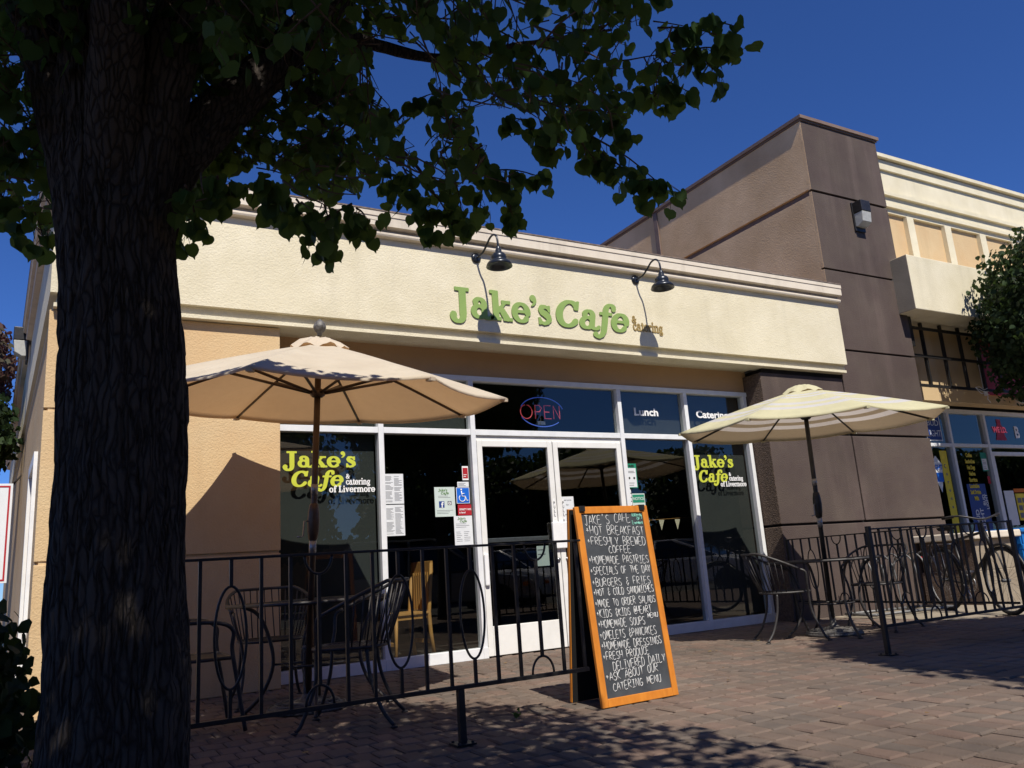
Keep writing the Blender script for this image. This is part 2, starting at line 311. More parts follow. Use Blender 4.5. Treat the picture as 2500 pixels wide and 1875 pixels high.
# slab serif letters as unions of strokes (distance field, then contour)
def A(cx, cy, rx, ry, a0, a1, thick, thin, n=26):
    out = []
    for i in range(n+1):
        a = rad(a0+(a1-a0)*i/n); w = thin+(thick-thin)*abs(math.cos(a))**1.3
        out.append((cx+rx*math.cos(a), cy+ry*math.sin(a), w/2))
    return ('C', out)
def Ln(x0, y0, x1, y1, w): return ('L', x0, y0, x1, y1, w)
def Dt(x, y, r): return ('C', [(x, y, r), (x+.001, y, r)])
T, t_ = .155, .062
GL = {
 'J': (.56, [Ln(.34, .05, .34, .70, .17), Ln(.14, .685, .52, .685, .07), A(.20, .03, .14, .16, 0, -170, T, .07), Dt(.075, .03, .078)]),
 'a': (.56, [Ln(.38, .08, .38, .34, .14), A(.25, .34, .13, .145, 0, 150, .14, .06), Dt(.145, .37, .062), A(.235, .165, .155, .14, 60, 330, .14, .06), A(.235, .165, .155, .14, -40, 70, .06, .05), A(.49, .10, .11, .085, 190, 330, .10, .06)]),
 'k': (.62, [Ln(.15, .0, .15, .74, .155), Ln(.0, .71, .15, .71, .065), Ln(.0, .032, .29, .032, .065), Ln(.2, .2, .42, .46, .065), Ln(.33, .47, .57, .47, .065), ('C', [(.30, .30, .06), (.36, .2, .075), (.44, .08, .078), (.48, .05, .06)]), Ln(.36, .032, .62, .032, .065)]),
 'e': (.54, [A(.27, .25, .195, .225, 0, 318, .155, .06), Ln(.1, .275, .46, .275, .055)]),
 "'": (.22, [Dt(.11, .66, .078), ('C', [(.15, .64, .05), (.17, .58, .035), (.13, .50, .02), (.07, .46, .01)])]),
 's': (.44, [('C', [(.36, .38, .03), (.33, .44, .035), (.24, .475, .035), (.14, .45, .055), (.11, .38, .065), (.15, .32, .072), (.25, .27, .078), (.33, .21, .078), (.355, .14, .066), (.30, .06, .045), (.19, .02, .032), (.10, .055, .035), (.07, .13, .03)]), Ln(.365, .34, .365, .50, .05), Ln(.06, 0, .06, .17, .05)]),
 'C': (.70, [A(.37, .35, .27, .325, 45, 322, .18, .07), Ln(.60, .47, .60, .70, .06), Dt(.555, .52, .05)]),
 'f': (.40, [Ln(.2, .0, .2, .56, .155), A(.32, .58, .12, .13, 180, 40, .14, .06), Dt(.41, .62, .06), Ln(.05, .455, .38, .455, .062), Ln(.06, .032, .34, .032, .065)]),
 'F': (.40, [('C', [(.2, .50, .077), (.2, .2, .077), (.19, -.02, .074), (.15, -.13, .06), (.07, -.19, .045), (-.02, -.18, .035)]), Dt(-.05, -.13, .062), A(.33, .54, .13, .17, 180, 40, .15, .06), Dt(.44, .60, .06), Ln(.03, .455, .40, .455, .062)]),
 'c': (.48, [A(.26, .25, .185, .225, 40, 320, .145, .055), Dt(.385, .385, .055)]),
 't': (.36, [Ln(.17, .1, .17, .60, .14), Ln(.03, .46, .33, .46, .06), A(.26, .12, .09, .10, 180, 330, .13, .05)]),
 'r': (.44, [Ln(.15, 0, .15, .48, .15), Ln(.02, .455, .15, .455, .06), Ln(.02, .03, .30, .03, .06), A(.30, .34, .14, .13, 170, 60, .1, .06), Dt(.37, .42, .06)]),
 'i': (.30, [Ln(.15, 0, .15, .48, .15), Ln(.02, .455, .15, .455, .06), Ln(.02, .03, .28, .03, .06), Dt(.14, .65, .082)]),
 'n': (.62, [Ln(.14, 0, .14, .48, .15), Ln(.01, .455, .14, .455, .06), Ln(.01, .03, .27, .03, .06), A(.30, .33, .155, .15, 165, 0, .14, .065), Ln(.46, 0, .46, .34, .15), Ln(.34, .03, .60, .03, .06)]),
 'm': (.92, [Ln(.14, 0, .14, .48, .15), Ln(.01, .455, .14, .455, .06), Ln(.01, .03, .26, .03, .06), A(.28, .33, .15, .15, 165, 0, .14, .065), Ln(.45, 0, .45, .34, .15), Ln(.34, .03, .57, .03, .06), A(.60, .33, .15, .15, 165, 0, .14, .065), Ln(.76, 0, .76, .34, .15), Ln(.65, .03, .90, .03, .06)]),
 'o': (.54, [A(.27, .25, .19, .225, 0, 360, .15, .06)]),
 'g': (.54, [A(.24, .31, .15, .155, 0, 360, .13, .06), Ln(.34, .44, .5, .46, .06), ('C', [(.12, .18, .03), (.10, .10, .04), (.2, .04, .06), (.36, .03, .06), (.44, -.05, .05), (.38, -.14, .035), (.22, -.17, .03), (.08, -.13, .04), (.07, -.04, .035), (.14, .03, .03)])]),
 'L': (.60, [Ln(.19, 0, .19, .72, .17), Ln(.03, .69, .36, .69, .065), Ln(.03, .032, .52, .032, .065), Ln(.50, .0, .50, .26, .07)]),
 'v': (.56, [('L', .13, .46, .28, .04, .15), ('L', .43, .46, .28, .03, .07), Ln(.01, .455, .26, .455, .06), Ln(.34, .455, .55, .455, .06)]),
 '&': (.66, [A(.28, .56, .12, .12, 0, 360, .1, .06), A(.26, .19, .18, .17, 60, 330, .13, .06), ('C', [(.2, .47, .06), (.34, .26, .065), (.52, .05, .06)]), ('C', [(.42, .10, .03), (.52, .28, .03), (.56, .38, .03)]), Ln(.46, .39, .64, .39, .05)]),
 ' ': (.26, []),
}
def glyph_contours(prims, shear=0, res=.0125):
    x0, x1, y0, y1 = -.2, 1.1, -.3, .85
    nx = int((x1-x0)/res); ny = int((y1-y0)/res)
    X, Y = np.meshgrid(x0+np.arange(nx)*res, y0+np.arange(ny)*res, indexing='ij')
    D = np.full(X.shape, 9.0)
    for p in prims:
        if p[0] == 'L':
            _, a, b, c, d, w = p; L = math.hypot(c-a, d-b); ux, uy = (c-a)/L, (d-b)/L
            mx, my = (a+c)/2, (b+d)/2; px = X-mx; py = Y-my
            du = np.abs(px*ux+py*uy)-L/2; dv = np.abs(-px*uy+py*ux)-w/2
            dd = np.minimum(np.maximum(du, dv), 0)+np.hypot(np.maximum(du, 0), np.maximum(dv, 0)); D = np.minimum(D, dd)
        else:
            q = p[1]
            for (a, b, r), (c, d, s) in zip(q[:-1], q[1:]):
                L2 = (c-a)**2+(d-b)**2+1e-9; tt = np.clip(((X-a)*(c-a)+(Y-b)*(d-b))/L2, 0, 1)
                D = np.minimum(D, np.hypot(X-a-tt*(c-a), Y-b-tt*(d-b))-(r+tt*(s-r)))
    # marching squares -> loops
    seg = {}
    def P(i, j, k, l):
        a, b = D[i, j], D[k, l]; t = a/(a-b); return (x0+(i+(k-i)*t)*res, y0+(j+(l-j)*t)*res)
    D = D-.011; ins = D < 0
    I, J = np.nonzero((ins[:-1, :-1] != ins[1:, :-1]) | (ins[:-1, :-1] != ins[:-1, 1:]) | (ins[:-1, :-1] != ins[1:, 1:]))
    for i, j in zip(I.tolist(), J.tolist()):
        c = [(i, j), (i+1, j), (i+1, j+1), (i, j+1)]; s = [bool(ins[p]) for p in c]; e = []
        for k in range(4):
            if s[k] != s[(k+1) % 4]: e.append((k, s[k]))
        def key(k): a, b = c[k], c[(k+1) % 4]; return (a, b) if a < b else (b, a)
        # leaving edge (inside->outside) connects to the next entering edge
        outs = [k for k, q in e if q]; inn = [k for k, q in e if not q]
        for k in outs:
            nk = min(inn, key=lambda m: (k-m) % 4) if inn else None
            seg[key(nk)] = key(k) if nk is not None else None
    loops = []
    while seg:
        st = next(iter(seg)); cur = st; lp = []
        while cur in seg:
            nxt = seg.pop(cur); (a, b), (c_, d_) = cur; lp.append(P(a, b, c_, d_)); cur = nxt
        if len(lp) > 6:
            q = lp[::2] if len(lp) > 24 else lp
            loops.append([(x+shear*y, y) for x, y in q])
    return loops
_gc = {}
def slab_mesh(txt, shear=0, track=0.0):
    """vertices/faces of a slab serif word, em units, depth 1 in z"""
    V, F, x = [], [], 0
    for ch in txt:
        w, pr = GL[ch]
        if pr:
            k = (ch, shear)
            if k not in _gc:
                cu = bpy.data.curves.new('g', 'CURVE'); cu.dimensions = '2D'; cu.fill_mode = 'BOTH'; cu.extrude = .5
                for lp in glyph_contours(pr, shear):
                    sp = cu.splines.new('POLY'); sp.points.add(len(lp)-1); sp.use_cyclic_u = True
                    for i, (a, b) in enumerate(lp): sp.points[i].co = (a, b, 0, 1)
                o = bpy.data.objects.new('g', cu); COL.objects.link(o); bpy.context.view_layer.update()
                me = bpy.data.meshes.new_from_object(o.evaluated_get(bpy.context.evaluated_depsgraph_get()))
                _gc[k] = ([v.co.copy() for v in me.vertices], [list(p.vertices) for p in me.polygons])
                bpy.data.objects.remove(o); bpy.data.meshes.remove(me)
            vs, fs = _gc[k]; o = len(V)
            V += [Vector((v.x+x, v.y, v.z)) for v in vs]; F += [[i+o for i in f] for f in fs]
        x += w+track
    return V, F
def put_slab(mb, txt, x0, x1, y, zb, em, depth=.001, mi=0, shear=0):
    V, F = slab_mesh(txt, shear); xa = min(v.x for v in V); xb = max(v.x for v in V); k = (x1-x0)/(xb-xa)
    mb.add([(x0+(v.x-xa)*k, y-(v.z+.5)*depth, zb+v.y*em) for v in V], F, mi)
# hand lettering, single strokes on a 0..1 box
HL = {'A': [[(0, 0), (.5, 1), (1, 0)], [(.2, .38), (.85, .42)]], 'B': [[(0, 0), (.05, 1), (.7, .95), (.75, .65), (.1, .52), (.85, .45), (.9, .1), (0, 0)]],
 'C': [[(.95, .85), (.5, 1), (.08, .6), (.1, .2), (.5, 0), (.95, .12)]], 'D': [[(.05, 1), (0, 0), (.7, .1), (.95, .5), (.7, .9), (-.05, 1)]],
 'E': [[(.85, 1), (.05, .97), (0, 0), (.9, .03)], [(.02, .5), (.7, .53)]], 'F': [[(.9, 1), (.05, .97), (0, 0)], [(.02, .52), (.7, .55)]],
 'G': [[(.9, .85), (.5, 1), (.05, .6), (.1, .15), (.5, 0), (.9, .2), (.9, .45), (.55, .43)]], 'H': [[(0, 1), (0, 0)], [(.9, 1), (.95, 0)], [(0, .5), (.93, .52)]],
 'I': [[(.5, 1), (.45, 0)], [(.1, 1), (.9, 1)], [(.05, 0), (.9, .02)]], 'J': [[(.1, 1), (1, 1)], [(.65, 1), (.6, .2), (.35, -.05), (.05, .15)]],
 'K': [[(0, 1), (.03, 0)], [(.85, 1), (.06, .45), (.95, 0)]], 'L': [[(.05, 1), (0, 0), (.85, .03)]], 'M': [[(0, 0), (.12, 1), (.5, .3), (.9, 1), (1, 0)]],
 'N': [[(0, 0), (.08, 1), (.85, 0), (.93, 1)]], 'O': [[(.5, 1), (.08, .75), (.05, .25), (.45, 0), (.9, .25), (.9, .75), (.45, 1)]],
 'P': [[(.05, 0), (.05, 1), (.8, .95), (.85, .6), (.08, .48)]], 'R': [[(0, 0), (.05, 1), (.75, .95), (.8, .62), (.08, .5), (.95, 0)]],
 'S': [[(.9, .88), (.5, 1), (.1, .8), (.25, .55), (.75, .42), (.88, .18), (.5, 0), (.05, .12)]], 'T': [[(0, 1), (1, 1)], [(.5, 1), (.48, 0)]],
 'U': [[(.02, 1), (.05, .2), (.45, 0), (.88, .2), (.92, 1)]], 'V': [[(0, 1), (.48, 0), (.95, 1)]], 'W': [[(0, 1), (.22, 0), (.5, .7), (.75, 0), (1, 1)]],
 'Y': [[(0, 1), (.45, .5), (.95, 1)], [(.45, .5), (.42, 0)]], "'": [[(.4, 1.0), (.3, .75)]], '+': [[(.5, .75), (.5, .25)], [(.2, .55), (.85, .52)]],
 '&': [[(.8, .85), (.4, .95), (.35, .65), (.7, .55), (.3, .45), (.2, .15), (.7, .12), (.85, .3)], [(.5, 1.1), (.5, .95)], [(.48, .1), (.48, -.1)]],
 '@': [[(.65, .35), (.4, .3), (.35, .6), (.65, .65), (.68, .35), (.9, .4), (.9, .8), (.5, 1), (.08, .7), (.08, .2), (.5, 0), (.85, .1)]],
 'c': [[(.8, .5), (.4, .55), (.15, .3), (.4, 0), (.85, .08)]], 'a': [[(.8, .5), (.3, .55), (.1, .2), (.4, 0), (.75, .25), (.8, .5), (.85, 0)]],
 't': [[(.4, .9), (.4, .1), (.7, 0)], [(.1, .55), (.8, .58)]], 'e': [[(.12, .28), (.8, .32), (.6, .55), (.2, .5), (.1, .2), (.4, 0), (.85, .1)]],
 'r': [[(.2, .5), (.25, 0)], [(.25, .3), (.5, .52), (.8, .45)]], 'i': [[(.5, .5), (.5, 0)], [(.5, .72), (.5, .76)]], 'n': [[(.1, .5), (.15, 0)], [(.15, .35), (.5, .55), (.75, .4), (.8, 0)]],
 'g': [[(.8, .5), (.3, .55), (.1, .2), (.5, .05), (.8, .4), (.78, -.3), (.3, -.35)]], 'v': [[(.05, .5), (.4, 0), (.85, .5)]],
 'm': [[(.05, .5), (.08, 0)], [(.08, .4), (.35, .55), (.45, .4), (.47, 0)], [(.47, .4), (.75, .55), (.9, .4), (.92, 0)]], 'o': [[(.5, .52), (.12, .3), (.4, 0), (.85, .25), (.5, .52)]], ' ': []}
_hr = random.Random(5)
def put_hand(mb, txt, a, b, h, frame, r=.0017, mi=0):
    """hand lettering between (u,v) points a and b on the board; frame maps (u,v)->point"""
    n = len(txt); adv = 1/n
    for i, ch in enumerate(txt):
        for st in HL.get(ch, []):
            j = _hr.uniform(-.04, .04); js = _hr.uniform(.92, 1.06); pts = []
            for (x, y) in st:
                t = (i+.08+.80*x+_hr.uniform(-.02, .02))*adv
                u = a[0]+(b[0]-a[0])*t; v = a[1]+(b[1]-a[1])*t+h*(y*js+j)
                pts.append(frame(u, v))
            if len(pts) > 2: pts = smoothpath(pts, 3)
            mb.tube(pts, r, 5, mi)

# ================================================================ SETTING
# ground sheets
g = MB(); g.add([(-600, -600, -.15), (900, -600, -.15), (900, 900, -.15), (-600, 900, -.15)], [(0, 1, 2, 3)])
tag(g.build('parking_lot', MT['asphalt']), kind='structure')
g = MB(); g.box(-30, 40, -1.6, 60, -.5, -.014); tag(g.build('ground', MT['joint']), kind='structure')
g = MB(); g.box(-30, 40, -1.75, -1.6, -.5, .0); tag(g.build('kerb', MT['concrete'], bevel=.01), kind='structure')
g = MB(); g.box(8.05, 30, 5.25, 7.6, -.013, -.002); g.box(8.7, 30, 4.25, 5.249, -.013, -.002)
tag(g.build('walkway', MT['concrete']), kind='structure')
# clay pavers, one sheet of laid blocks
def pavers():
    rnd = random.Random(3); mb = MB(); bx, by = .118, .176; gap = .006
    y = 1.2; row = 0
    while y < 7.5:
        off = (row % 2)*bx/2+rnd.uniform(-.004, .004); x = -2.0+off
        while x < 9.2:
            x1 = x+bx-gap; y1 = y+by-gap
            if not (x1 > 8.04 and y1 > 5.24) and not (x1 > 8.69 and y1 > 4.24):
                h = rnd.uniform(-.0035, .002); c = .011
                tl = [h+rnd.uniform(-.0028, .0028) for _ in range(4)]
                j = lambda: rnd.uniform(-.0025, .0025)
                b = [(x, y), (x1, y), (x1, y1), (x, y1)]
                vs = [(px, py, -.014) for px, py in b]
                vs += [(px+j()*.5, py+j()*.5, tl[i]-.007) for i, (px, py) in enumerate(b)]
                t = [(x+c+j(), y+c+j()), (x1-c+j(), y+c+j()), (x1-c+j(), y1-c+j()), (x+c+j(), y1-c+j())]
                vs += [(px, py, tl[i]) for i, (px, py) in enumerate(t)]
                fs = [(8, 9, 10, 11)]+[(4+i, 4+(i+1) % 4, 8+(i+1) % 4, 8+i) for i in range(4)]+[(i, (i+1) % 4, 4+(i+1) % 4, 4+i) for i in range(4)]
                mb.add(vs, fs)
            x += bx
        y += by; row += 1
    return mb
MT['paver'] = mat('clay_paver', (.11, .088, .070), .85, (.21, .16, .12), 7, nlo=.3, nhi=.75,
    island=[(.20, .13, .10), (.16, .13, .11), (.23, .16, .125), (.13, .11, .098), (.25, .15, .115), (.18, .14, .115)], bump=.6, bscale=110, dist=.006, big=(.7, .62))
tag(pavers().build('patio_paving', MT['paver'], fixn=False), kind='structure')

# ================================================================ CAFE BUILDING
YF, YP, YG = 6.82, 6.915, 7.25          # fascia, pilaster and glass planes
XL, XR = -.15, 8.97
cafe = thing('cafe_building', 'cream stucco cafe building with a white framed storefront under a deep fascia', 'building', (XL, YF, 0))
def bp(mb, name, m, bevel=0, label=None, parent=cafe):
    o = mb.build(name, m, bevel=bevel)
    o.parent = parent
    root = parent
    while root.parent: root = root.parent
    o.matrix_parent_inverse = Matrix.Identity(4)
    # keep world placement
    inv = parent_world(parent).inverted(); o.matrix_basis = inv
    if label: o['label'] = label
    return o
def parent_world(p):
    m = p.matrix_basis.copy() if not isinstance(p.data, bpy.types.ID) or p.type == 'EMPTY' else p.matrix_basis.copy()
    if p.type == 'EMPTY': m = Matrix.LocRotScale(p.location, p.rotation_euler, p.scale)
    if p.parent: m = parent_world(p.parent) @ m
    return m
SIDE = Vector((-.06, 1)).normalized(); NS = Vector((-SIDE.y, SIDE.x))   # side wall direction and outward normal
def sweep(profile, mb, mi=0, ext=16):
    """sweep (offset, z) profile along the front and round the left corner"""
    n1 = Vector((0, -1)); n2 = NS if NS.x < 0 else -NS
    mit = (n1+n2)/(1+n1.dot(n2)); A0 = Vector((XR, YF)); B0 = Vector((XL, YF)); C0 = B0+SIDE*ext; n = len(profile); vs = []
    for P, N_ in ((A0, n1), (B0, mit), (C0, n2)):
        for (o, z) in profile: q = P+N_*o; vs.append((q.x, q.y, z))
    fs = []
    for s in range(2):
        for i in range(n): fs.append((s*n+i, s*n+(i+1) % n, (s+1)*n+(i+1) % n, (s+1)*n+i))
    fs += [tuple(range(n)), tuple(range(2*n, 3*n))[::-1]]
    mb.add(vs, fs, mi)
m = MB(); sweep([(0, 3.13), (0, 3.965), (-.25, 3.965), (-.25, 3.13)], m); bp(m, 'fascia', MT['cream'])
m = MB(); sweep([(-.05, 3.025), (-.05, 3.128), (-.25, 3.128), (-.25, 3.025)], m)
sweep([(-.028, 3.025), (-.028, 3.058), (-.052, 3.066), (-.052, 3.02)], m); bp(m, 'lower_trim', MT['cream'])
m = MB()
sweep([(.0, 3.967), (.055, 3.975), (.062, 3.99), (.062, 4.005), (.05, 4.015), (.02, 4.018), (-.2, 4.018), (-.2, 3.967)], m)
sweep([(.02, 4.020), (.02, 4.05), (-.2, 4.05), (-.2, 4.020)], m)
sweep([(.06, 4.052), (.092, 4.06), (.092, 4.150), (.10, 4.153), (.10, 4.20), (-.2, 4.20), (-.2, 4.052)], m)
bp(m, 'cornice', MT['cream_trim'])
m = MB(); sweep([(.105, 4.203), (.105, 4.218), (-.3, 4.24), (-.3, 4.203)], m); bp(m, 'roof_edge', MT['roofcap'])
m = MB(); m.box(XL+.3, XR, YF+.25, 13, 4.10, 4.18); bp(m, 'roof', MT['roofcap'])
m = MB(); m.box(XL+.02, 7.5, YF+.1, YG+.3, 3.04, 3.06); m.box(7.5, XR, YF+.1, YP+.06, 3.04, 3.06); bp(m, 'soffit', MT['cream'])
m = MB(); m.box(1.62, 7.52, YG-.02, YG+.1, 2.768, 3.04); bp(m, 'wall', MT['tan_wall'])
# side wall (leans slightly outwards along its length) with trims
m = MB(); n2 = NS if NS.x < 0 else -NS
def sidebox(mb, s0, s1, o0, o1, z0, z1):
    B0 = Vector((XL, YF+.1)); q = [B0+SIDE*s0+n2*o0, B0+SIDE*s1+n2*o0, B0+SIDE*s1+n2*o1, B0+SIDE*s0+n2*o1]
    mb.add([(p.x, p.y, z0) for p in q]+[(p.x, p.y, z1) for p in q], [(0, 1, 2, 3), (4, 5, 6, 7), (0, 1, 5, 4), (1, 2, 6, 5), (2, 3, 7, 6), (3, 0, 4, 7)])
sidebox(m, .0, 15.8, -.3, -.03, 0, 3.02); bp(m, 'side_wall', MT['peach'])
m = MB(); sidebox(m, 1.25, 1.3, -.03, .0, .1, 2.1); sidebox(m, 2.3, 2.4, -.03, .0, .1, 2.1); sidebox(m, 1.3, 2.3, -.03, .0, 2.0, 2.1); bp(m, 'side_window_frame', MT['white'])
# left pilaster in three stucco courses
for z0, z1 in ((0, 1.068), (1.09, 2.215), (2.235, 3.018)):
    m = MB(); m.box(XL, 1.62, YP, YG+.1, z0, z1); bp(m, 'pilaster', MT['peach'], bevel=.006)
for z0, z1 in ((1.069, 1.089), (2.216, 2.234)):
    m = MB(); m.box(XL+.02, 1.61, YP+.02, YG+.05, z0, z1); bp(m, 'stucco_joint', MT['peach'])
# room behind the glass
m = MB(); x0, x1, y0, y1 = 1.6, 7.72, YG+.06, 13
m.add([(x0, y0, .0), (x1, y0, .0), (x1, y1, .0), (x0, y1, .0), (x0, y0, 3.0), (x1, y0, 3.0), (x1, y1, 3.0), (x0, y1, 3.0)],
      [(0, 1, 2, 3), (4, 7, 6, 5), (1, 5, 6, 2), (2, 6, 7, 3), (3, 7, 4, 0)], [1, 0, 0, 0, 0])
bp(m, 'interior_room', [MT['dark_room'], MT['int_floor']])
# storefront frame
CAM_SCALE[0] = True
XM = [1.70, 2.709, 3.725, 5.665, 6.68, 7.70]; fw = .055
m = MB(); d0, d1 = YG-.055, YG+.045
m.box(1.62, 7.76, d0, d1, 2.79, 2.844)
for x in (2.709, 3.725, 5.665, 6.68, 7.69): m.box(x, x+fw, d0, d1, .071, 2.789)
for a, b in ((1.62, 2.708), (2.709+fw+.001, 3.724), (3.725+fw+.001, 5.664), (5.665+fw+.001, 6.679), (6.68+fw+.001, 7.689)):
    m.box(a, b, d0+.003, d1, 2.205, 2.265)
for a, b in ((1.62, 2.708), (2.709+fw+.001, 3.724), (5.665+fw+.001, 6.679), (6.68+fw+.001, 7.689)): m.box(a, b, d0-.012, d1, -.033, .07)
for x in (2.709, 3.725, 5.665, 6.68, 7.69): m.box(x, x+fw, d0-.012, d1, -.033, .0705)
frame = bp(m, 'storefront_frame', MT['white'], bevel=.003)
def pane(x0, x1, z0, z1, parent):
    m = MB(); m.add([(x0, YG, z0), (x1, YG, z0), (x1, YG, z1), (x0, YG, z1)], [(0, 1, 2, 3)]); return bp(m, 'window_pane', MT['glass'], parent=parent)
for a, b in ((1.62, 2.709), (2.764, 3.725), (5.72, 6.68), (6.735, 7.69)): pane(a, b, .07, 2.205, frame)
for a, b in ((1.62, 2.709), (2.764, 3.725), (3.78, 5.665), (5.72, 6.68), (6.735, 7.69)): pane(a, b, 2.265, 2.79, frame)
def door(x0, x1, hx):
    e = bpy.data.objects.new('door', None); COL.objects.link(e); e.parent = cafe
    e.matrix_basis = Matrix.Translation(cam_scale((x0, YG-.05, 0))-cafe.location)
    m = MB(); a, b, w = YG-.045, YG+.0, .062
    for q in ((x0, x0+w, -.02, 2.15), (x1-w, x1, -.02, 2.15)): m.box(q[0], q[1], a, b, q[2], q[3])
    m.box(x0+w+.001, x1-w-.001, a, b, 2.085, 2.15); m.box(x0+w+.001, x1-w-.001, a, b, -.02, .262)
    bp(m, 'door_frame', MT['white2'], bevel=.004, parent=e)
    m = MB(); m.add([(x0+w, YG-.02, .262), (x1-w, YG-.02, .262), (x1-w, YG-.02, 2.085), (x0+w, YG-.02, 2.085)], [(0, 1, 2, 3)])
    bp(m, 'door_glass', MT['glass'], parent=e)
    m = MB(); m.box(x0+w, x1-w, YG+.04, YG+.07, 1.09, 1.135); bp(m, 'panic_bar', MT['silver'], bevel=.004, parent=e)
    m = MB(); m.box(hx-.06, hx+.06, a-.035, a-.002, .99, 1.27); bp(m, 'handle', MT['vinyl'], bevel=.008, parent=e)
    m = MB(); m.lathe([(0, -.012), (.02, -.012), (.02, 0), (.023, 0)], (hx, a-.001, .875), M=XZ.inverted(), n=16); bp(m, 'lock', MT['silver'], parent=e)
    m = MB(); m.box(hx-.012, hx+.012, a-.002, a-.0005, 1.30, 1.52); 
    d = bp(m, 'decal', MT['vinyl'], parent=e)
    m = MB()
    for i, ch in enumerate('PULL'): put_text(m, ch, hx-.009, hx+.009, a-.003, 1.46-i*.043, .032, bold=.02)
    bp(m, 'decal_lettering', MT['darkgap'], parent=e)
    return e
dl = door(3.79, 4.717, 4.686); dr = door(4.727, 5.655, 4.80)
m = MB(); m.box(3.79, 3.84, YG-.075, YG-.046, .66, .98); bp(m, 'closer_box', MT['vinyl'], bevel=.012, parent=dl)
m = MB(); m.box(3.782, 5.663, YG-.03, YG+.03, 2.153, 2.203); bp(m, 'door_header', MT['white2'])
# roller shades behind the glazing
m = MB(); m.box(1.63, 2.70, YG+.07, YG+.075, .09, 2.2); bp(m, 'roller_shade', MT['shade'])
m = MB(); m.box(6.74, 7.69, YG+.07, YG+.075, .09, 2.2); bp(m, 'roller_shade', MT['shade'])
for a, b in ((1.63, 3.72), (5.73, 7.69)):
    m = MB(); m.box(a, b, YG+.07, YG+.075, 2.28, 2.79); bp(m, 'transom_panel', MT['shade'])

CAM_SCALE[0] = False
# ================================================================ TOWER
tower = thing('corner_tower', 'tall dark brown stucco tower between the cafe and the cream shops, sides tan', 'tower', (8.97, YP, 0))
TY = 6.93; tm = [MT['brown'], MT['tan_side']]; side = [0, 0, 0, 0, 0, 1]
for i, (z0, z1) in enumerate(((3.385, 4.51), (4.535, 5.665), (5.70, 6.76))):
    m = MB(); m.box(8.97, 10.6, TY, TY+.05, z0, z1, side)
    bp(m, 'front_panel', tm, bevel=.004, parent=tower)
for z0, z1 in ((3.0, 5.62), (5.715, 6.76)):
    m = MB(); m.box(8.97, 10.58, TY+.0505, 13.0, z0, z1, [1]*6)
    bp(m, 'side_wall', tm, parent=tower)
m = MB(); m.box(9.02, 10.56, TY+.03, 12.9, 3.0, 6.8, [0, 0, 0, 0, 0, 1]); bp(m, 'wall_joint', [MT['darkgap'], MT['coping']], parent=tower)
m = MB(); m.box(8.93, 10.64, TY-.04, 13.05, 6.79, 6.84); m.box(8.955, 10.62, TY-.015, 13.02, 6.765, 6.789); bp(m, 'coping', MT['coping'], parent=tower)
m = MB(); m.box(8.948, 8.966, 10.16, 10.26, 4.2, 6.76); bp(m, 'wall_rib', MT['coping'], parent=tower)
m = MB(); m.box(8.2, 9.2, 13.06, 13.3, 4.2, 6.6); bp(m, 'rear_wall', MT['tan_side'], parent=tower)
# lower piers
for (a, b, c, d) in ((7.465, 10.6, -.02, 1.085), (7.465, 8.958, 1.112, 2.198), (8.982, 10.6, 1.112, 2.198), (7.465, 8.958, 2.225, 2.965), (8.982, 10.6, 2.225, 3.36)):
    m = MB(); m.box(a, b, TY, YG+.2 if a < 8.9 else 9, c, d, [0, 0, 0, 0, 0, 1 if a < 8 else 0]); bp(m, 'pier_panel', [MT['brown'], MT['brown_rough']], bevel=.008, parent=tower)
m = MB(); m.box(7.53, 10.57, TY+.04, YG+.15, 0, 2.97); bp(m, 'panel_joint', MT['darkgap'], parent=tower)
m = MB(); m.box(7.52, 8.95, TY+.02, YG, 2.97, 3.02); bp(m, 'pier_head_shade', MT['darkgap'], parent=tower)  # recess coloured near-black for the band of shadow under the trim

# ================================================================ RIGHT SHOPS
shop = thing('shop_building', 'cream shop building with stepped cornice and boxed sign band, right of the dark tower', 'building', (10.62, 7.3, 0))
m = MB(); m.box(10.62, 30, 7.34, 9, 4.2, 6.0); bp(m, 'wall', MT['peach'], parent=shop)
m = MB()
m.box(10.62, 30, 7.26, 7.335, 6.60, 6.76); m.box(10.62, 30, 7.20, 7.33, 6.78, 6.84); m.box(10.62, 30, 7.30, 8, 6.20, 6.61)
m.box(10.62, 30, 7.30, 7.9, 6.76, 6.78)
m.box(10.62, 30, 7.22, 7.9, 6.13, 6.199); m.box(10.62, 30, 7.27, 7.9, 6.00, 6.129); m.box(10.62, 30, 7.24, 7.9, 5.94, 5.999); m.box(10.62, 30, 7.29, 7.9, 5.86, 5.939)
bp(m, 'cornice', MT['cream'], parent=shop)
m = MB()
for x in (11.57, 12.55, 13.53, 14.5, 15.5, 16.5):
    m = MB(); m.box(x, x+.17, 7.27, 7.339, 4.9, 5.86); bp(m, 'wall_slat', MT['cream'], parent=shop)
m = MB(); m.box(10.42, 30, 6.66, 7.335, 4.0, 4.82, [0, 0, 0, 0, 0, 1]); bp(m, 'sign_band', [MT['cream'], MT['concrete']], bevel=.01, parent=shop)
m = MB(); m.box(10.62, 30, 7.30, YG+.3, 2.85, 3.999); bp(m, 'upper_wall', mat('upper_stucco', (.56, .41, .23), .9, (.60, .45, .26), 2, bump=.4, bscale=75), parent=shop)
m = MB()
for x in (10.72, 11.13, 11.6, 12.05, 12.5, 12.95): m.box(x, x+.042, 7.10, 7.14, 3.0, 3.99)
for z in (2.99, 3.44, 3.87): m.box(10.63, 13.1, 7.075, 7.0995, z, z+.042)
bp(m, 'trellis_grille', MT['black'], parent=shop)
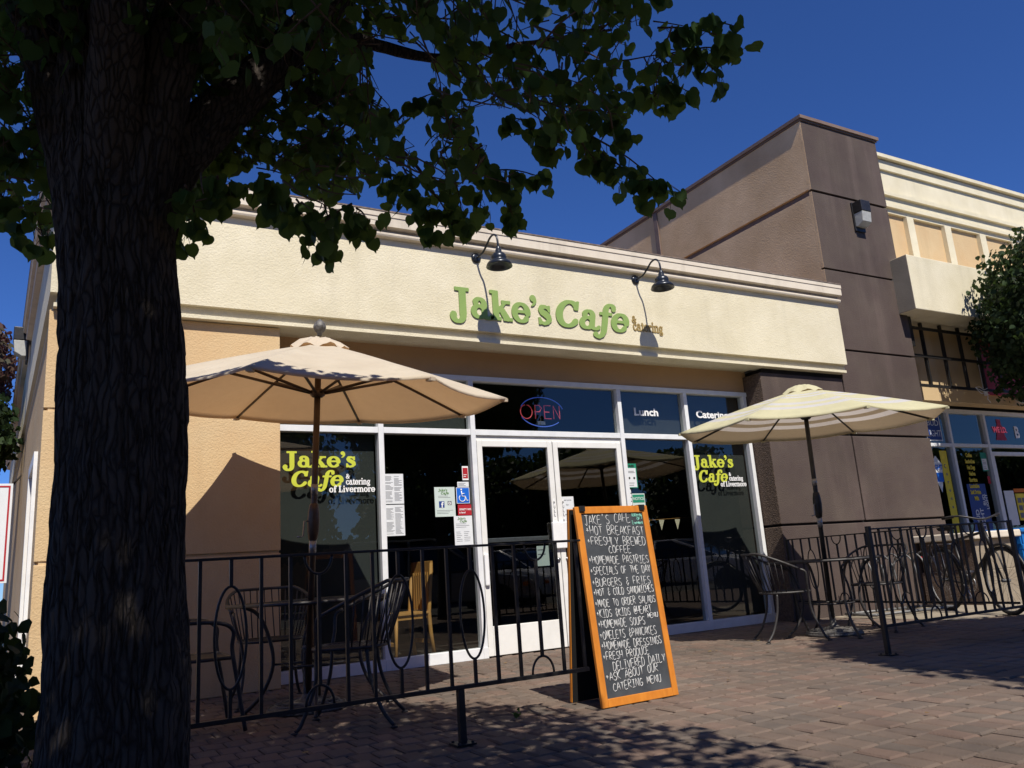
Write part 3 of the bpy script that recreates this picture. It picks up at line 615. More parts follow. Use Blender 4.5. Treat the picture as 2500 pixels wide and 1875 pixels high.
m = MB(); m.box(10.601, 10.70, 6.95, 7.298, 3.55, 3.995); bp(m, 'bracket', MT['black'], parent=shop)
m = MB()
for x in (11.28, 12.07, 13.03, 14.6): m.box(x, x+.055, 7.55, 7.66, .0, 2.74)
m.box(10.7, 30, 7.55, 7.66, 2.741, 2.80)
for a, b in ((10.7, 11.279), (11.336, 12.069), (12.126, 13.029), (13.086, 14.599)): m.box(a, b, 7.552, 7.66, 2.20, 2.25)
m.box(13.09, 13.15, 7.56, 7.62, 0, 2.13); m.box(13.151, 14.59, 7.56, 7.62, 2.07, 2.13)
sf = bp(m, 'storefront_frame', MT['white'], parent=shop)
for a, b in ((10.7, 11.28), (11.335, 12.07), (12.125, 13.03), (13.085, 14.6)):
    for z0, z1 in ((.0, 2.2), (2.25, 2.74)):
        m = MB(); m.add([(a, 7.6, z0), (b, 7.6, z0), (b, 7.6, z1), (a, 7.6, z1)], [(0, 1, 2, 3)]); bp(m, 'window_pane', MT['glass'], parent=sf)
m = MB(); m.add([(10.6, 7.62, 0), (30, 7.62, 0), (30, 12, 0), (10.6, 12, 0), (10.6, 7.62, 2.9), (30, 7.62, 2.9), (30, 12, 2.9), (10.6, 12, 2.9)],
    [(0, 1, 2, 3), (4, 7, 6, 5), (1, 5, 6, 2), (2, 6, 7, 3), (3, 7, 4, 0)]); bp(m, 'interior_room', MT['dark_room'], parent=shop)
m = MB(); m.box(14.66, 30, 7.6, 7.7, 0, 2.74); bp(m, 'far_wall', MT['tan_wall'], parent=shop)
m = MB(); m.box(10.62, 30, 8, 16, 5.5, 5.9); bp(m, 'roof', MT['roofcap'], parent=shop)
# low stucco pier
pier = thing('stucco_pier', 'low cream stucco pier with a smooth cap behind the bicycle', 'pier', (9.85, 6.1, 0))
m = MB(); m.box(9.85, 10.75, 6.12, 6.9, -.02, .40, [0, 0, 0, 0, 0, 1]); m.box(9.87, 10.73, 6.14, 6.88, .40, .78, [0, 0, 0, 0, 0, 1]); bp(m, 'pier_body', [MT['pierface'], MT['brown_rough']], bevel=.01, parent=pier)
m = MB(); m.box(9.80, 10.8, 6.07, 6.92, .782, .87); bp(m, 'pier_cap', MT['cream_trim'], bevel=.015, parent=pier)

# ================================================================ SIGNS AND LETTERING
def flat_thing(name, label, cat, mb, mats, group=None, bevel=0):
    o = mb.build(name, mats, bevel=bevel); return tag(o, label, cat, group)
sign = thing('wall_sign', 'large green slab letters reading the cafe name across the cream fascia', 'sign', (3.2, YF, 3.2))
m = MB(); put_slab(m, "Jake's", 3.235, 4.41, YF-.003, 3.262, .415, .010); bp(m, 'word', MT['signgreen'], parent=sign)
m = MB(); put_slab(m, "CaFe", 4.465, 5.425, YF-.003, 3.265, .415, .010, shear=.18); bp(m, 'word', MT['signgreen'], parent=sign)
m = MB(); put_slab(m, "&", 5.47, 5.535, YF-.002, 3.392, .11, .006); put_slab(m, "catering", 5.475, 5.90, YF-.002, 3.30, .16, .006)
bp(m, 'small_lettering', MT['brassy'], parent=sign, label='small bronze lettering')
CAM_SCALE[0] = True
def window_logo(x0, y, label, k=1.0, mirror=False):
    e = thing('window_lettering', label, 'lettering', (x0, y, 1.6), group='cafe name in vinyl on the windows')
    X = lambda a: x0+(a-1.78)*k
    m = MB(); put_slab(m, "Jake's", X(1.775), X(2.478), y, 1.872, .205, .001); put_slab(m, "CaFe", X(1.855), X(2.352), y-.0015, 1.690, .205, .001, shear=.18)
    bp(m, 'name_lettering', MT['lime'], parent=e)
    m = MB(); put_slab(m, "&", X(2.375), X(2.415), y, 1.762, .062); put_slab(m, "catering", X(2.375), X(2.618), y, 1.704, .085); put_slab(m, "of Livermore", X(2.21), X(2.665), y-.002, 1.632, .085)
    bp(m, 'small_lettering', MT['vinyl'], parent=e)
window_logo(1.79, YG-.004, 'lime and white cafe name on the left window, behind the tan umbrella pole')
window_logo(6.755, YG-.004, 'lime and white cafe name on the right end window beside the brown pier', .955)
for txt, a, b, lab in (('Breakfast', 2.88, 3.52, 'white Breakfast lettering half hidden behind the tan umbrella rim'),
                       ('Lunch', 5.938, 6.30, 'white Lunch lettering on the transom right of the neon sign'),
                       ('Catering', 6.905, 7.44, 'white Catering lettering above the striped umbrella rim')):
    m = MB(); put_text(m, txt, a, b, YG-.004, 2.498, .088, bold=.045); flat_thing('transom_lettering', lab, 'lettering', m, MT['vinyl'], 'meal words on the transom windows')
# neon OPEN
ne = thing('neon_sign', 'red and blue neon OPEN sign hanging behind the transom over the doors', 'neon sign', (4.67, YG+.05, 2.5))
def ell(cx, cz, rx, rz, a0, a1, n=24, y=YG+.04): return [(cx+rx*math.cos(rad(a0+(a1-a0)*i/n)), y, cz+rz*math.sin(rad(a0+(a1-a0)*i/n))) for i in range(n+1)]
m = MB(); y = YG+.035; r = .0055
m.tube(ell(4.47, 2.497, .075, .078, 100, 440, 24, y), r, 6)
for st in ([(4.585, 2.42), (4.585, 2.575), (4.64, 2.575), (4.672, 2.545), (4.64, 2.50), (4.60, 2.50)], [(4.79, 2.575), (4.705, 2.575), (4.705, 2.425), (4.79, 2.425)], [(4.705, 2.5), (4.77, 2.5)], [(4.825, 2.425), (4.825, 2.575), (4.905, 2.425), (4.905, 2.575)]):
    m.tube([(a, y, b) for a, b in st], r, 6)
bp(m, 'neon_letters', MT['neon_red'], parent=ne)
m = MB(); m.tube(ell(4.68, 2.50, .285, .17, 15, 160, 24, y+.01), r, 6); m.tube(ell(4.68, 2.50, .285, .165, 200, 318, 24, y+.01), r, 6); bp(m, 'neon_ring', MT['neon_blue'], parent=ne)
m = MB(); m.box(4.62, 4.72, y+.02, y+.05, 2.36, 2.40); m.tube([(4.67, y+.035, 2.4), (4.67, y+.035, 2.78)], .003, 5); bp(m, 'transformer', MT['silver'], parent=ne)

def lines(mb, x0, x1, z0, z1, n, y, mi, rnd, h=.0035, cols=1):
    for c in range(cols):
        a = x0+(x1-x0)*c/cols; b = x0+(x1-x0)*(c+1)/cols-.008
        for i in range(n):
            z = z1-(z1-z0)*(i+.5)/n
            if rnd.random() < .12: continue
            e = b-(b-a)*rnd.random()*.45
            mb.add([(a, y, z-h/2), (e, y, z-h/2), (e, y, z+h/2), (a, y, z+h/2)], [(0, 1, 2, 3)], mi)
RN = random.Random(11)
def sheet(mb, x0, x1, z0, z1, y, mi=0, th=.001): mb.box(x0, x1, y, y+th, z0, z1, mi)
yp = YG-.006
for z0, z1, lab in ((1.51, 1.805, 'upper of two printed menu sheets on the glass left of the entrance'), (1.20, 1.50, 'lower of two printed menu sheets on the glass left of the entrance')):
    m = MB(); sheet(m, 2.77, 2.97, z0, z1, yp); lines(m, 2.78, 2.965, z0+.015, z1-.02, 26, yp-.001, 1, RN, cols=2); flat_thing('menu_sheet', lab, 'menu', m, [MT['paper'], MT['ink']], 'menu sheets on the window')
def small_logo(mb, cx, z, s, y, mi):
    put_slab(mb, "Jake's", cx-.30*s, cx+.15*s, y, z, .16*s, .0004, mi); put_slab(mb, "CaFe", cx-.18*s, cx+.22*s, y-.0005, z-.14*s, .16*s, .0004, mi, shear=.18)
m = MB(); sheet(m, 3.30, 3.525, 1.37, 1.668, yp); small_logo(m, 3.41, 1.625, .22, yp-.0005, 1)
sheet(m, 3.345, 3.405, 1.46, 1.525, yp-.001, 2, .0005); put_text(m, 'f', 3.368, 3.395, yp-.0016, 1.462, .055, bold=.05, mi=3)
sheet(m, 3.44, 3.485, 1.485, 1.525, yp-.001, 4, .0005); m.lathe([(.008, 0), (.014, 0)], (3.462, yp-.0018, 1.503), M=XZ, mi=3, n=14)
lines(m, 3.32, 3.51, 1.395, 1.44, 3, yp-.001, 4, RN, .003); lines(m, 3.34, 3.50, 1.54, 1.585, 3, yp-.001, 4, RN, .003)
flat_thing('poster', 'pale flyer with green cafe logo and blue square, on the glass beside the wheelchair sticker', 'poster', m, [MT['paper2'], MT['dkgreen'], MT['navy'], MT['vinyl'], MT['ink']])
m = MB(); sheet(m, 3.50, 3.705, 1.08, 1.372, yp-.003); small_logo(m, 3.60, 1.335, .20, yp-.0035, 1)
lines(m, 3.52, 3.69, 1.25, 1.30, 3, yp-.004, 2, RN, .0035); lines(m, 3.52, 3.69, 1.11, 1.22, 6, yp-.004, 2, RN, .0035, 2)
flat_thing('poster', 'white opening hours sheet under the red sticker left of the doors', 'poster', m, [MT['paper'], MT['dkgreen'], MT['ink']])
# wheelchair sticker
m = MB(); sheet(m, 3.542, 3.692, 1.498, 1.662, yp-.002); sheet(m, 3.547, 3.687, 1.503, 1.657, yp-.003, 1)
yy = yp-.0045
m.tube([(3.606+.034*math.cos(rad(a)), yy, 1.552+.034*math.sin(rad(a))) for a in range(135, 385, 10)], .0045, 6, 0)
m.tube([(3.600, yy, 1.625), (3.604, yy, 1.572), (3.64, yy, 1.570), (3.657, yy, 1.525), (3.672, yy, 1.53)], .0052, 6, 0); m.tube([(3.602, yy, 1.598), (3.633, yy, 1.598)], .0045, 6, 0)
m.lathe([(0, -.001), (.0095, -.001), (.0095, 0)], (3.599, yy, 1.639), M=XZ.inverted(), n=14)
flat_thing('access_sticker', 'blue and white wheelchair access sticker on the glass left of the doors', 'sticker', m, [MT['vinyl'], MT['blue']])
m = MB(); sheet(m, 3.560, 3.690, 1.668, 1.720, yp-.001); lines(m, 3.57, 3.685, 1.675, 1.71, 3, yp-.002, 1, RN, .004); flat_thing('sticker', 'small pale notice sticker just above the wheelchair sticker', 'sticker', m, [MT['paper'], MT['ink']])
m = MB(); sheet(m, 3.552, 3.705, 1.377, 1.487, yp-.001); put_text(m, 'XFINITY WiFi', 3.565, 3.70, yp-.002, 1.428, .019, bold=.03, mi=1); put_text(m, 'is here!', 3.565, 3.635, yp-.002, 1.398, .017, bold=.03, mi=1)
flat_thing('sticker', 'wide red sticker with white words below the wheelchair sticker', 'sticker', m, [MT['red'], MT['vinyl']])
m = MB(); sheet(m, 3.622, 3.692, 1.737, 1.882, yp-.001, 1); sheet(m, 3.628, 3.686, 1.755, 1.865, yp-.002); lines(m, 3.635, 3.68, 1.765, 1.84, 4, yp-.003, 1, RN, .006); flat_thing('sticker', 'upright red sticker with white border, highest beside the door frame', 'sticker', m, [MT['red'], MT['vinyl']])
m = MB(); sheet(m, 4.79, 4.955, 1.25, 1.545, YG-.024)
for i, t in enumerate(('Restrooms', 'for', 'our', 'customers', 'ONLY')): w = .012*len(t); put_text(m, t, 4.87-w/2, 4.87+w/2, YG-.025, 1.50-i*.052, .016, mi=1)
flat_thing('poster', 'pale restroom notice taped inside the right door glass', 'poster', m, [MT['paper'], MT['ink']])
m = MB(); sheet(m, 4.47, 4.62, .82, 1.03, YG+.03); lines(m, 4.48, 4.61, .93, 1.0, 3, YG+.029, 1, RN, .01); flat_thing('poster', 'faint sheet low on the left door glass behind the fence', 'poster', m, [MT['paper2'], MT['ink']])
m = MB(); sheet(m, 5.73, 5.88, 1.63, 1.915, yp); sheet(m, 5.738, 5.868, 1.64, 1.862, yp-.001, 1); put_text(m, 'PASS', 5.745, 5.845, yp-.002, 1.873, .028, bold=.03, mi=2)
lines(m, 5.75, 5.86, 1.80, 1.85, 3, yp-.002, 2, RN, .005); lines(m, 5.75, 5.86, 1.65, 1.70, 2, yp-.002, 2, RN, .005)
for x in (5.765, 5.835): m.lathe([(0, 0), (.014, 0)], (x, yp-.002, 1.745), M=XZ, mi=2, n=12)
flat_thing('poster', 'green health inspection PASS placard on the glass right of the doors', 'poster', m, [MT['green'], MT['paper'], MT['darkgap']])
m = MB(); sheet(m, 5.775, 5.96, 1.38, 1.565, yp); sheet(m, 5.783, 5.952, 1.46, 1.553, yp-.001, 1); put_text(m, 'NOTICE', 5.79, 5.945, yp-.002, 1.49, .034, bold=.02, mi=0)
flat_thing('poster', 'green and pale NOTICE placard behind the top of the chalkboard', 'poster', m, [MT['paper2'], MT['green']])
m = MB()
for i in range(4): sheet(m, 5.735, 5.77, 1.575-i*.047, 1.612-i*.047, yp, i % 2)
flat_thing('sticker', 'column of four small card stickers beside the NOTICE placard', 'sticker', m, [MT['paper'], MT['vinyl']])
# bunting and inside chair
b0 = thing('bunting', 'string of small cream pennants hanging inside the right window', 'bunting', (6.2, YG+.3, 1.27))
m = MB(); m.tube([(5.75, YG+.3, 1.29), (6.2, YG+.3, 1.272), (6.9, YG+.3, 1.29)], .003, 5); bp(m, 'cord', MT['pine'], parent=b0)
for x in (5.95, 6.17, 6.39, 6.64):
    m = MB(); m.add([(x, YG+.299, 1.272), (x+.085, YG+.299, 1.272), (x+.03, YG+.299, 1.145)], [(0, 1, 2)]); bp(m, 'pennant', MT['cream'], parent=b0)
CAM_SCALE[0] = False
wc = thing('wooden_chair', 'honey coloured slat back wooden chair seen through the window left of the entrance', 'chair', (3.12, 7.95, 0))
WM = Matrix.Translation((3.10, 8.02, 0)) @ Matrix.Rotation(rad(100), 4, 'Z')
def wb(name, *bx, bev=.004):
    m = MB()
    for q in bx: m.box(*q, M=WM)
    bp(m, name, MT['pine'], bevel=bev, parent=wc)
# chair: faces local +y ; back at -y
wb('seat', (-.20, .20, -.20, .20, .43, .455)); wb('seat_rail', (-.18, .18, -.18, .18, .385, .429))
for sx in (-1, 1):
    m = MB(); xs = .185*sx
    m.tube([WM @ Vector((xs, -.25, 0)), WM @ Vector((xs, -.21, .25)), WM @ Vector((xs, -.20, .45)), WM @ Vector((xs, -.25, .93))], [.02, .022, .022, .018], 6)
    bp(m, 'back_post', MT['pine'], parent=wc)
    m = MB(); m.tube([WM @ Vector((xs, .20, 0)), WM @ Vector((xs*.95, .18, .43))], [.014, .02], 6); bp(m, 'leg', MT['pine'], parent=wc)
wb('top_rail', (-.19, .19, -.268, -.238, .83, .95)); wb('stretcher', (-.18, .18, -.235, -.215, .14, .18), (-.18, .18, .17, .19, .14, .18))
m = MB()
for i in range(7):
    x = -.13+i*.0433; m.box(x-.011, x+.011, -.236, -.222, .455, .84, M=WM)
bp(m, 'slat', MT['pine'], parent=wc)

# ================================================================ WALL LAMPS
def gooseneck():
    e = thing('wall_lamp', 'x', 'lamp', (0, 0, 0), group='gooseneck lamps over the fascia sign')
    m = MB(); m.lathe([(0, -.02), (.035, -.02), (.052, -.012), (.055, 0)], M=XZ.inverted(), n=24)
    for a in (60, 180, 300): m.lathe([(0, -.026), (.007, -.026), (.007, -.015)], (.038*math.cos(rad(a)), 0, .038*math.sin(rad(a))), M=XZ.inverted(), n=8)
    m.build('mounting_plate', MT['lampmetal'], e)
    m = MB(); m.tube(smoothpath([(0, 0, 0), (0, -.06, .0), (0, -.13, .015), (0, -.20, .06), (0, -.27, .115), (0, -.335, .125), (0, -.385, .085), (0, -.40, .01), (0, -.40, -.05)], 5), .0105, 10); m.build('arm', MT['lampmetal'], e)
    m = MB(); m.lathe([(.0, .0), (.020, .0), (.023, -.01), (.023, -.03), (.031, -.035), (.033, -.06), (.036, -.063), (.037, -.068), (.056, -.075), (.071, -.092), (.077, -.112), (.076, -.132), (.072, -.143), (.082, -.148), (.104, -.160), (.120, -.180), (.129, -.208), (.125, -.208), (.10, -.18), (.075, -.16), (.0, -.14)], (0, -.40, -.025), n=32)
    m.build('lamp_shade', MT['lampmetal'], e)
    return e
g1 = gooseneck(); g1.rotation_euler = (0, 0, rad(6)); g1.location = (3.564, YF-.001, 3.90); g1['label'] = 'black gooseneck lamp on the fascia above the first word of the green sign'
g2 = copy_tree(g1); g2.location = (5.582, YF-.001, 3.906); g2['label'] = 'black gooseneck lamp on the fascia above the small bronze lettering'
for x, y, lab in ((3.55, 6.99, 'round recessed light in the soffit below the left gooseneck lamp'), (5.66, 7.0, 'round recessed light in the soffit below the right gooseneck lamp')):
    e = thing('soffit_light', lab, 'light', (x, y, 3.04), group='recessed soffit lights')
    m = MB(); m.lathe([(.11, 0), (.105, -.012), (.075, -.008), (.07, 0)], n=28); m.build('trim_ring', MT['cream_trim'], e)
    m = MB(); m.lathe([(0, -.002), (.0705, -.002)], n=28); m.build('lens', MT['lens'], e)
def wallpack(loc, rz, lab):
    e = thing('wall_light', lab, 'light', loc, rz, 'boxed security lights')
    m = MB(); m.box(-.11, .11, -.025, 0, -.24, .2); m.build('back_plate', MT['black'], e, bevel=.006)
    m = MB(); m.box(-.10, .10, -.17, -.026, .02, .19); m.build('housing', MT['black'], e, bevel=.01)
    m = MB(); m.poly_extrude([(-.095, -.026, .018), (-.095, -.165, .018), (-.095, -.15, -.13), (-.095, -.07, -.18), (-.095, -.026, -.18)], (.19, 0, 0)); m.build('lens', MT['lens'], e, bevel=.006)
wallpack((9.86, TY-.001, 5.42), 0, 'black boxed light with clear lens high on the dark tower')
p = Vector((XL, YF+.1))+SIDE*4.4; wallpack((p.x-.03, p.y, 3.95-.0), -rad(90)+rad(3.4), 'black boxed light on the side wall left of the tree trunk')

# ================================================================ UMBRELLAS
def umbrella(label, loc, tilt, R, zr, za, zh, phi, mats, fm, rings, vent_r, ruffle=0, sag=.055, hem=.012):
    """rings: list of (t0,t1,material)"""
    ax = Vector((tilt[0], tilt[1], 1)).normalized(); e1 = Vector((0, 1, 0)).cross(ax).normalized(); e2 = ax.cross(e1)
    e = thing('patio_umbrella', label, 'umbrella'); e.rotation_euler = Matrix((e1, e2, ax)).transposed().to_euler(); e.location = loc
    ang = [phi+k*math.pi/4 for k in range(8)]
    def surf(t, k, s):      # t 0..1 out, s 0..1 across the panel
        a = Vector((math.cos(ang[k]), math.sin(ang[k]), 0)); b = Vector((math.cos(ang[(k+1) % 8]), math.sin(ang[(k+1) % 8]), 0))
        q = (a*(1-s)+b*s)*R*t; dome = .012*math.sin(math.pi*min(t, 1))
        w = 4*s*(1-s)
        z = za+(zr-za)*t+dome-sag*w*t*.6
        q *= 1-.025*w*(t**3)
        return Vector((q.x, q.y, z))
    m = MB(); ns = 8
    ts = []
    for (a, b, mi) in rings:
        n = max(1, int((b-a)/.05+.5)); ts += [(a+(b-a)*i/n, a+(b-a)*(i+1)/n, mi) for i in range(n)]
    for k in range(8):
        vs = []; fs = []; mis = []
        tt = [ts[0][0]]+[x[1] for x in ts]
        for t in tt:
            for s in range(ns+1): vs.append(surf(t, k, s/ns))
        for i in range(len(ts)):
            for s in range(ns): fs.append((i*(ns+1)+s, i*(ns+1)+s+1, (i+1)*(ns+1)+s+1, (i+1)*(ns+1)+s)); mis.append(ts[i][2])
        # hem
        o = len(vs)
        for s in range(ns+1): q = surf(1, k, s/ns); vs.append(Vector((q.x*.995, q.y*.995, q.z-hem)))
        for s in range(ns): fs.append(((len(ts))*(ns+1)+s, (len(ts))*(ns+1)+s+1, o+s+1, o+s)); mis.append(ts[-1][2])
        m.add(vs, fs, mis, True)
    bb = m.build('canopy', mats, e, fixn=False); me = bb.data
    bm = bmesh.new(); bm.from_mesh(me); bmesh.ops.remove_doubles(bm, verts=bm.verts, dist=1e-4); bmesh.ops.recalc_face_normals(bm, faces=bm.faces); bm.to_mesh(me); bm.free()
    m = MB(); rr = random.Random(2)
    # vent cap
    n = 48; rows = []
    for j, t in enumerate((0.02, .35, .7, 1.0)):
        row = []
        for i in range(n):
            a = phi+2*math.pi*i/n; kk = (math.cos(math.pi/8)/math.cos(((a-phi) % (math.pi/4))-math.pi/8))
            rip = ruffle*math.sin(i*math.pi*2/6+j)*t+ruffle*.5*rr.uniform(-1, 1)*t
            row.append(Vector((math.cos(a)*vent_r*t*kk, math.sin(a)*vent_r*t*kk, za+.035-.085*t*t+rip)))
        rows.append(row)
    vs = [q for r_ in rows for q in r_]; fs = [(j*n+i, j*n+(i+1) % n, (j+1)*n+(i+1) % n, (j+1)*n+i) for j in range(3) for i in range(n)]
    m.add(vs, fs, 0, True); m.build('vent_cap', [mats[0]], e)
    m = MB(); m.tube([(0, 0, .02), (0, 0, za+.03)], .022, 14); m.build('pole', fm, e)
    for za_, zb_ in ((1.40, 1.47), (1.0, 1.09)):
        m = MB(); m.tube([(0, 0, za_), (0, 0, zb_)], .0245, 14); m.build('sleeve', MT['silver'], e)
    m = MB(); m.lathe([(.021, 1.09), (.03, 1.10), (.038, 1.15), (.042, 1.22), (.038, 1.28), (.03, 1.33), (.021, 1.34)], n=16); cr = m.build('crank_housing', fm, e)
    m = MB(); m.tube([(-.035, 0, 1.22), (-.065, -.01, 1.22), (-.07, -.01, 1.12), (-.11, -.01, 1.115)], .006, 8); m.build('crank_handle', MT['silver'], cr)
    m = MB(); m.lathe([(.02, zh+.03), (.035, zh+.03), (.05, zh+.015), (.052, zh-.015), (.035, zh-.03), (.02, zh-.03)], n=20); m.build('hub', fm, e)
    for k in range(8):
        d = Vector((math.cos(ang[k]), math.sin(ang[k]), 0)); m = MB()
        pts = [surf(t, k, 0)-Vector((0, 0, .018)) for t in (.04, .3, .6, .85, .985)]
        m.tube(pts, .0105, 6); rb = m.build('rib', fm, e)
        m = MB(); q = surf(.47, k, 0)-Vector((0, 0, .03)); m.tube([d*.04+Vector((0, 0, zh)), q], .0105, 6); m.build('strut', fm, rb)
        m = MB(); q = surf(1.0, k, 0)-Vector((0, 0, .012)); m.box(-.05, .004, -.016, .016, -.014, .006, M=Matrix.Translation(q) @ Matrix.Rotation(ang[k], 4, 'Z')); m.build('rib_pocket', mats[0], rb)
    return e
u1 = umbrella('tan canvas umbrella with bronze pole over the left table', (1.486, 5.62, 0), (.021, -.09), 1.325, 2.05, 2.46, 2.10, rad(-31.07),
              [MT['canvas']], MT['bronze'], [(.06, 1, 0)], .215, ruffle=.016)
m = MB(); m.lathe([(0, .10), (.012, .095), (.02, .085), (.034, .075), (.044, .05), (.044, .035), (.034, .012), (.02, .0), (.015, -.02)], (0, 0, 2.53), n=20); m.build('finial', MT['castiron'], u1)
u2 = umbrella('yellow and white striped umbrella with black pole over the right table', (6.469, 5.541, 0), (-.019, -.039), 1.285, 1.996, 2.372, 2.085, rad(-71.75),
              [MT['yellowc'], MT['whitec']], MT['black'], [(.06, .28, 0), (.28, .33, 1), (.33, .37, 0), (.37, .42, 1), (.42, .58, 0), (.58, .65, 1), (.65, .71, 0), (.71, .78, 1), (.78, .93, 0), (.93, 1, 0)], .205, ruffle=.010)
def umbrella_base(loc, label):
    e = thing('umbrella_base', label, 'umbrella stand', loc, group='cast iron umbrella bases')
    m = MB(); m.lathe([(0, .0), (.255, .0), (.262, .012), (.25, .03), (.2, .045), (.12, .055), (.06, .07), (.035, .09), (.03, .1)], n=40)
    for r, z in ((.245, .032), (.205, .045), (.15, .053)): m.tube([(r*math.cos(a), r*math.sin(a), z) for a in [2*math.pi*i/40 for i in range(40)]], .008, 6, closed=True)
    for i in range(16):
        a = 2*math.pi*i/16; c = Vector((.178*math.cos(a), .178*math.sin(a), .05))
        m.tube([c+Vector((.018*math.cos(b), .018*math.sin(b), .003)) for b in [2*math.pi*j/10 for j in range(10)]], .005, 5, closed=True)
    m.build('base_plate', MT['castiron'], e)
    m = MB(); m.lathe([(.0225, .06), (.032, .08), (.028, .12), (.026, .38), (.031, .385), (.031, .40), (.0225, .405)], n=20); m.build('stem', MT['castiron'], e)
    return e
umbrella_base((1.486, 5.62, 0), 'round cast iron base under the tan umbrella pole')
umbrella_base((6.469, 5.541, 0), 'round cast iron base under the striped umbrella pole')

# ================================================================ TABLES AND CHAIRS
def make_table():
    e = thing('patio_table', 'x', 'table', group='square black mesh patio tables')
    h = .41; z = .688
    m = MB()
    for a, b in (((-h, -h), (h, -h)), ((h, -h), (h, h)), ((h, h), (-h, h)), ((-h, h), (-h, -h))): m.tube([(*a, z), (*b, z)], .012, 8)
    N = 26
    for i in range(1, N):
        t = -h+2*h*i/N; m.box(t-.0042, t+.0042, -h, h, z-.002, z+.004); m.box(-h, h, t-.0042, t+.0042, z-.0015, z+.0045)
    m.build('tabletop', MT['blackmesh'], e)
    for sx in (-1, 1):
        for sy in (-1, 1):
            m = MB(); m.tube(smoothpath([(sx*.34, sy*.34, z-.005), (sx*.27, sy*.27, z-.06), (sx*.22, sy*.22, .48), (sx*.20, sy*.20, .30), (sx*.25, sy*.25, .12), (sx*.33, sy*.33, .012)], 5), .0125, 8)
            m.lathe([(0, .012), (.024, .01), (.026, 0), (0, 0)], (sx*.33, sy*.33, 0), n=12); m.build('leg', MT['blackmesh'], e)
    m = MB(); m.tube([(.2*math.cos(a), .2*math.sin(a), .29) for a in [2*math.pi*i/32 for i in range(32)]], .008, 6, closed=True)
    m.tube([(-.2, -.2, .30), (.2, .2, .30)], .007, 6); m.tube([(-.2, .2, .30), (.2, -.2, .30)], .007, 6); m.build('brace', MT['blackmesh'], e)
    return e
t1 = make_table(); t1.location = (1.55, 5.60, 0); t1.rotation_euler = (0, 0, rad(28)); t1['label'] = 'square black mesh table pierced by the tan umbrella pole'
t2 = copy_tree(t1); t2.location = (6.47, 5.52, 0); t2.rotation_euler = (0, 0, rad(20)); t2['label'] = 'square black mesh table pierced by the striped umbrella pole'
def make_chair():
    """barrel back wire chair facing +y"""
    e = thing('wire_chair', 'x', 'chair', group='black wire barrel chairs')
    sr = .215
    def seatpt(a): ca, sa = math.cos(a), math.sin(a); return Vector((sr*math.copysign(abs(ca)**.75, ca), sr*math.copysign(abs(sa)**.75, sa), .43))
    def rim(a):   # a: angle, back at -90 deg
        k = (1-math.sin(a))/2   # 1 at the back, .5 at the sides
        return Vector((.295*math.cos(a), .30*math.sin(a)-.045, .60+.19*min(1, max(0, (k-.15)/.7))))
    m = MB(); n = 14
    # perforated seat: ring frame and pan with grid
    m.tube([seatpt(2*math.pi*i/32) for i in range(32)], .010, 8, closed=True)
    N = 18
    for i in range(1, N):
        t = -sr+2*sr*i/N; w = sr*(1-(abs(t)/sr)**2.67)**.375
        m.box(t-.0065, t+.0065, -w, w, .425, .431); m.box(-w, w, t-.0065, t+.0065, .4255, .4315)
    m.build('seat', MT['blackmesh'], e)
    arc = [rad(-90+x) for x in range(-118, 119, 8)]
    m = MB(); R = [rim(a) for a in arc]; m.tube(R, .0115, 8); m.build('back_hoop', MT['blackmesh'], e)
    m = MB()
    for i in range(17):
        a = rad(-90-84+168*i/16); q = seatpt(a); p = rim(a); m.tube([q, (q+p)/2+Vector((p.x-q.x, p.y-q.y, 0))*.05, p], .0048, 5)
    m.build('back_rods', MT['blackmesh'], e)
    for sx in (-1, 1):
        q = rim(rad(-90+118)); q = Vector((abs(q.x)*sx, q.y, q.z)); m = MB()
        m.tube(smoothpath([q, (q.x+.005*sx, q.y+.045, q.z-.03), (q.x-.02*sx, q.y+.05, .50), (.215*sx, .155, .42), (.20*sx, .17, .25), (.235*sx, .24, .05), (.25*sx, .275, .012)], 5), .011, 8)
        m.lathe([(0, .012), (.02, .01), (.022, 0), (0, 0)], (.25*sx, .275, 0), n=10); m.build('leg', MT['blackmesh'], e)
        m = MB(); m.tube(smoothpath([(.19*sx, -.12, .42), (.195*sx, -.14, .26), (.22*sx, -.20, .10), (.25*sx, -.27, .012)], 5), .011, 8)
        m.lathe([(0, .012), (.02, .01), (.022, 0), (0, 0)], (.25*sx, -.27, 0), n=10); m.build('leg', MT['blackmesh'], e)
    return e
c0 = make_chair()
for i, (x, y, rz, lab) in enumerate(((1.38, 6.22, 175, 'black wire chair behind the left table, against the pilaster and window'),
        (1.55, 4.86, 62, 'black wire chair in front of the left table, nearest the fence'),
        (5.95, 5.60, -122, 'black wire chair left of the right table with its back to the storefront'),
        (7.03, 5.42, 100, 'black wire chair at the far right side of the striped umbrella table'))):
    o = c0 if i == 0 else copy_tree(c0)
    o.location = (x, y, 0); o.rotation_euler = (0, 0, rad(rz)); o['label'] = lab
ac = thing('arm_chair', 'black mesh armchair with looped tube arms, half hidden behind the tree trunk', 'chair', (.68, 5.37, 0), rad(-90))
m = MB(); m.box(-.24, .24, -.24, .24, .412, .418)
m.tube([(-.24, -.24, .415), (.24, -.24, .415), (.24, .24, .415), (-.24, .24, .415)], .011, 8, closed=True); m.build('seat', MT['blackmesh'], ac)
m = MB(); m.tube(smoothpath([(-.24, -.24, .42), (-.25, -.33, .85), (0, -.35, .93), (.25, -.33, .85), (.24, -.24, .42)], 6), .012, 8); m.box(-.23, .23, -.325, -.32, .5, .85); m.build('backrest', MT['blackmesh'], ac)
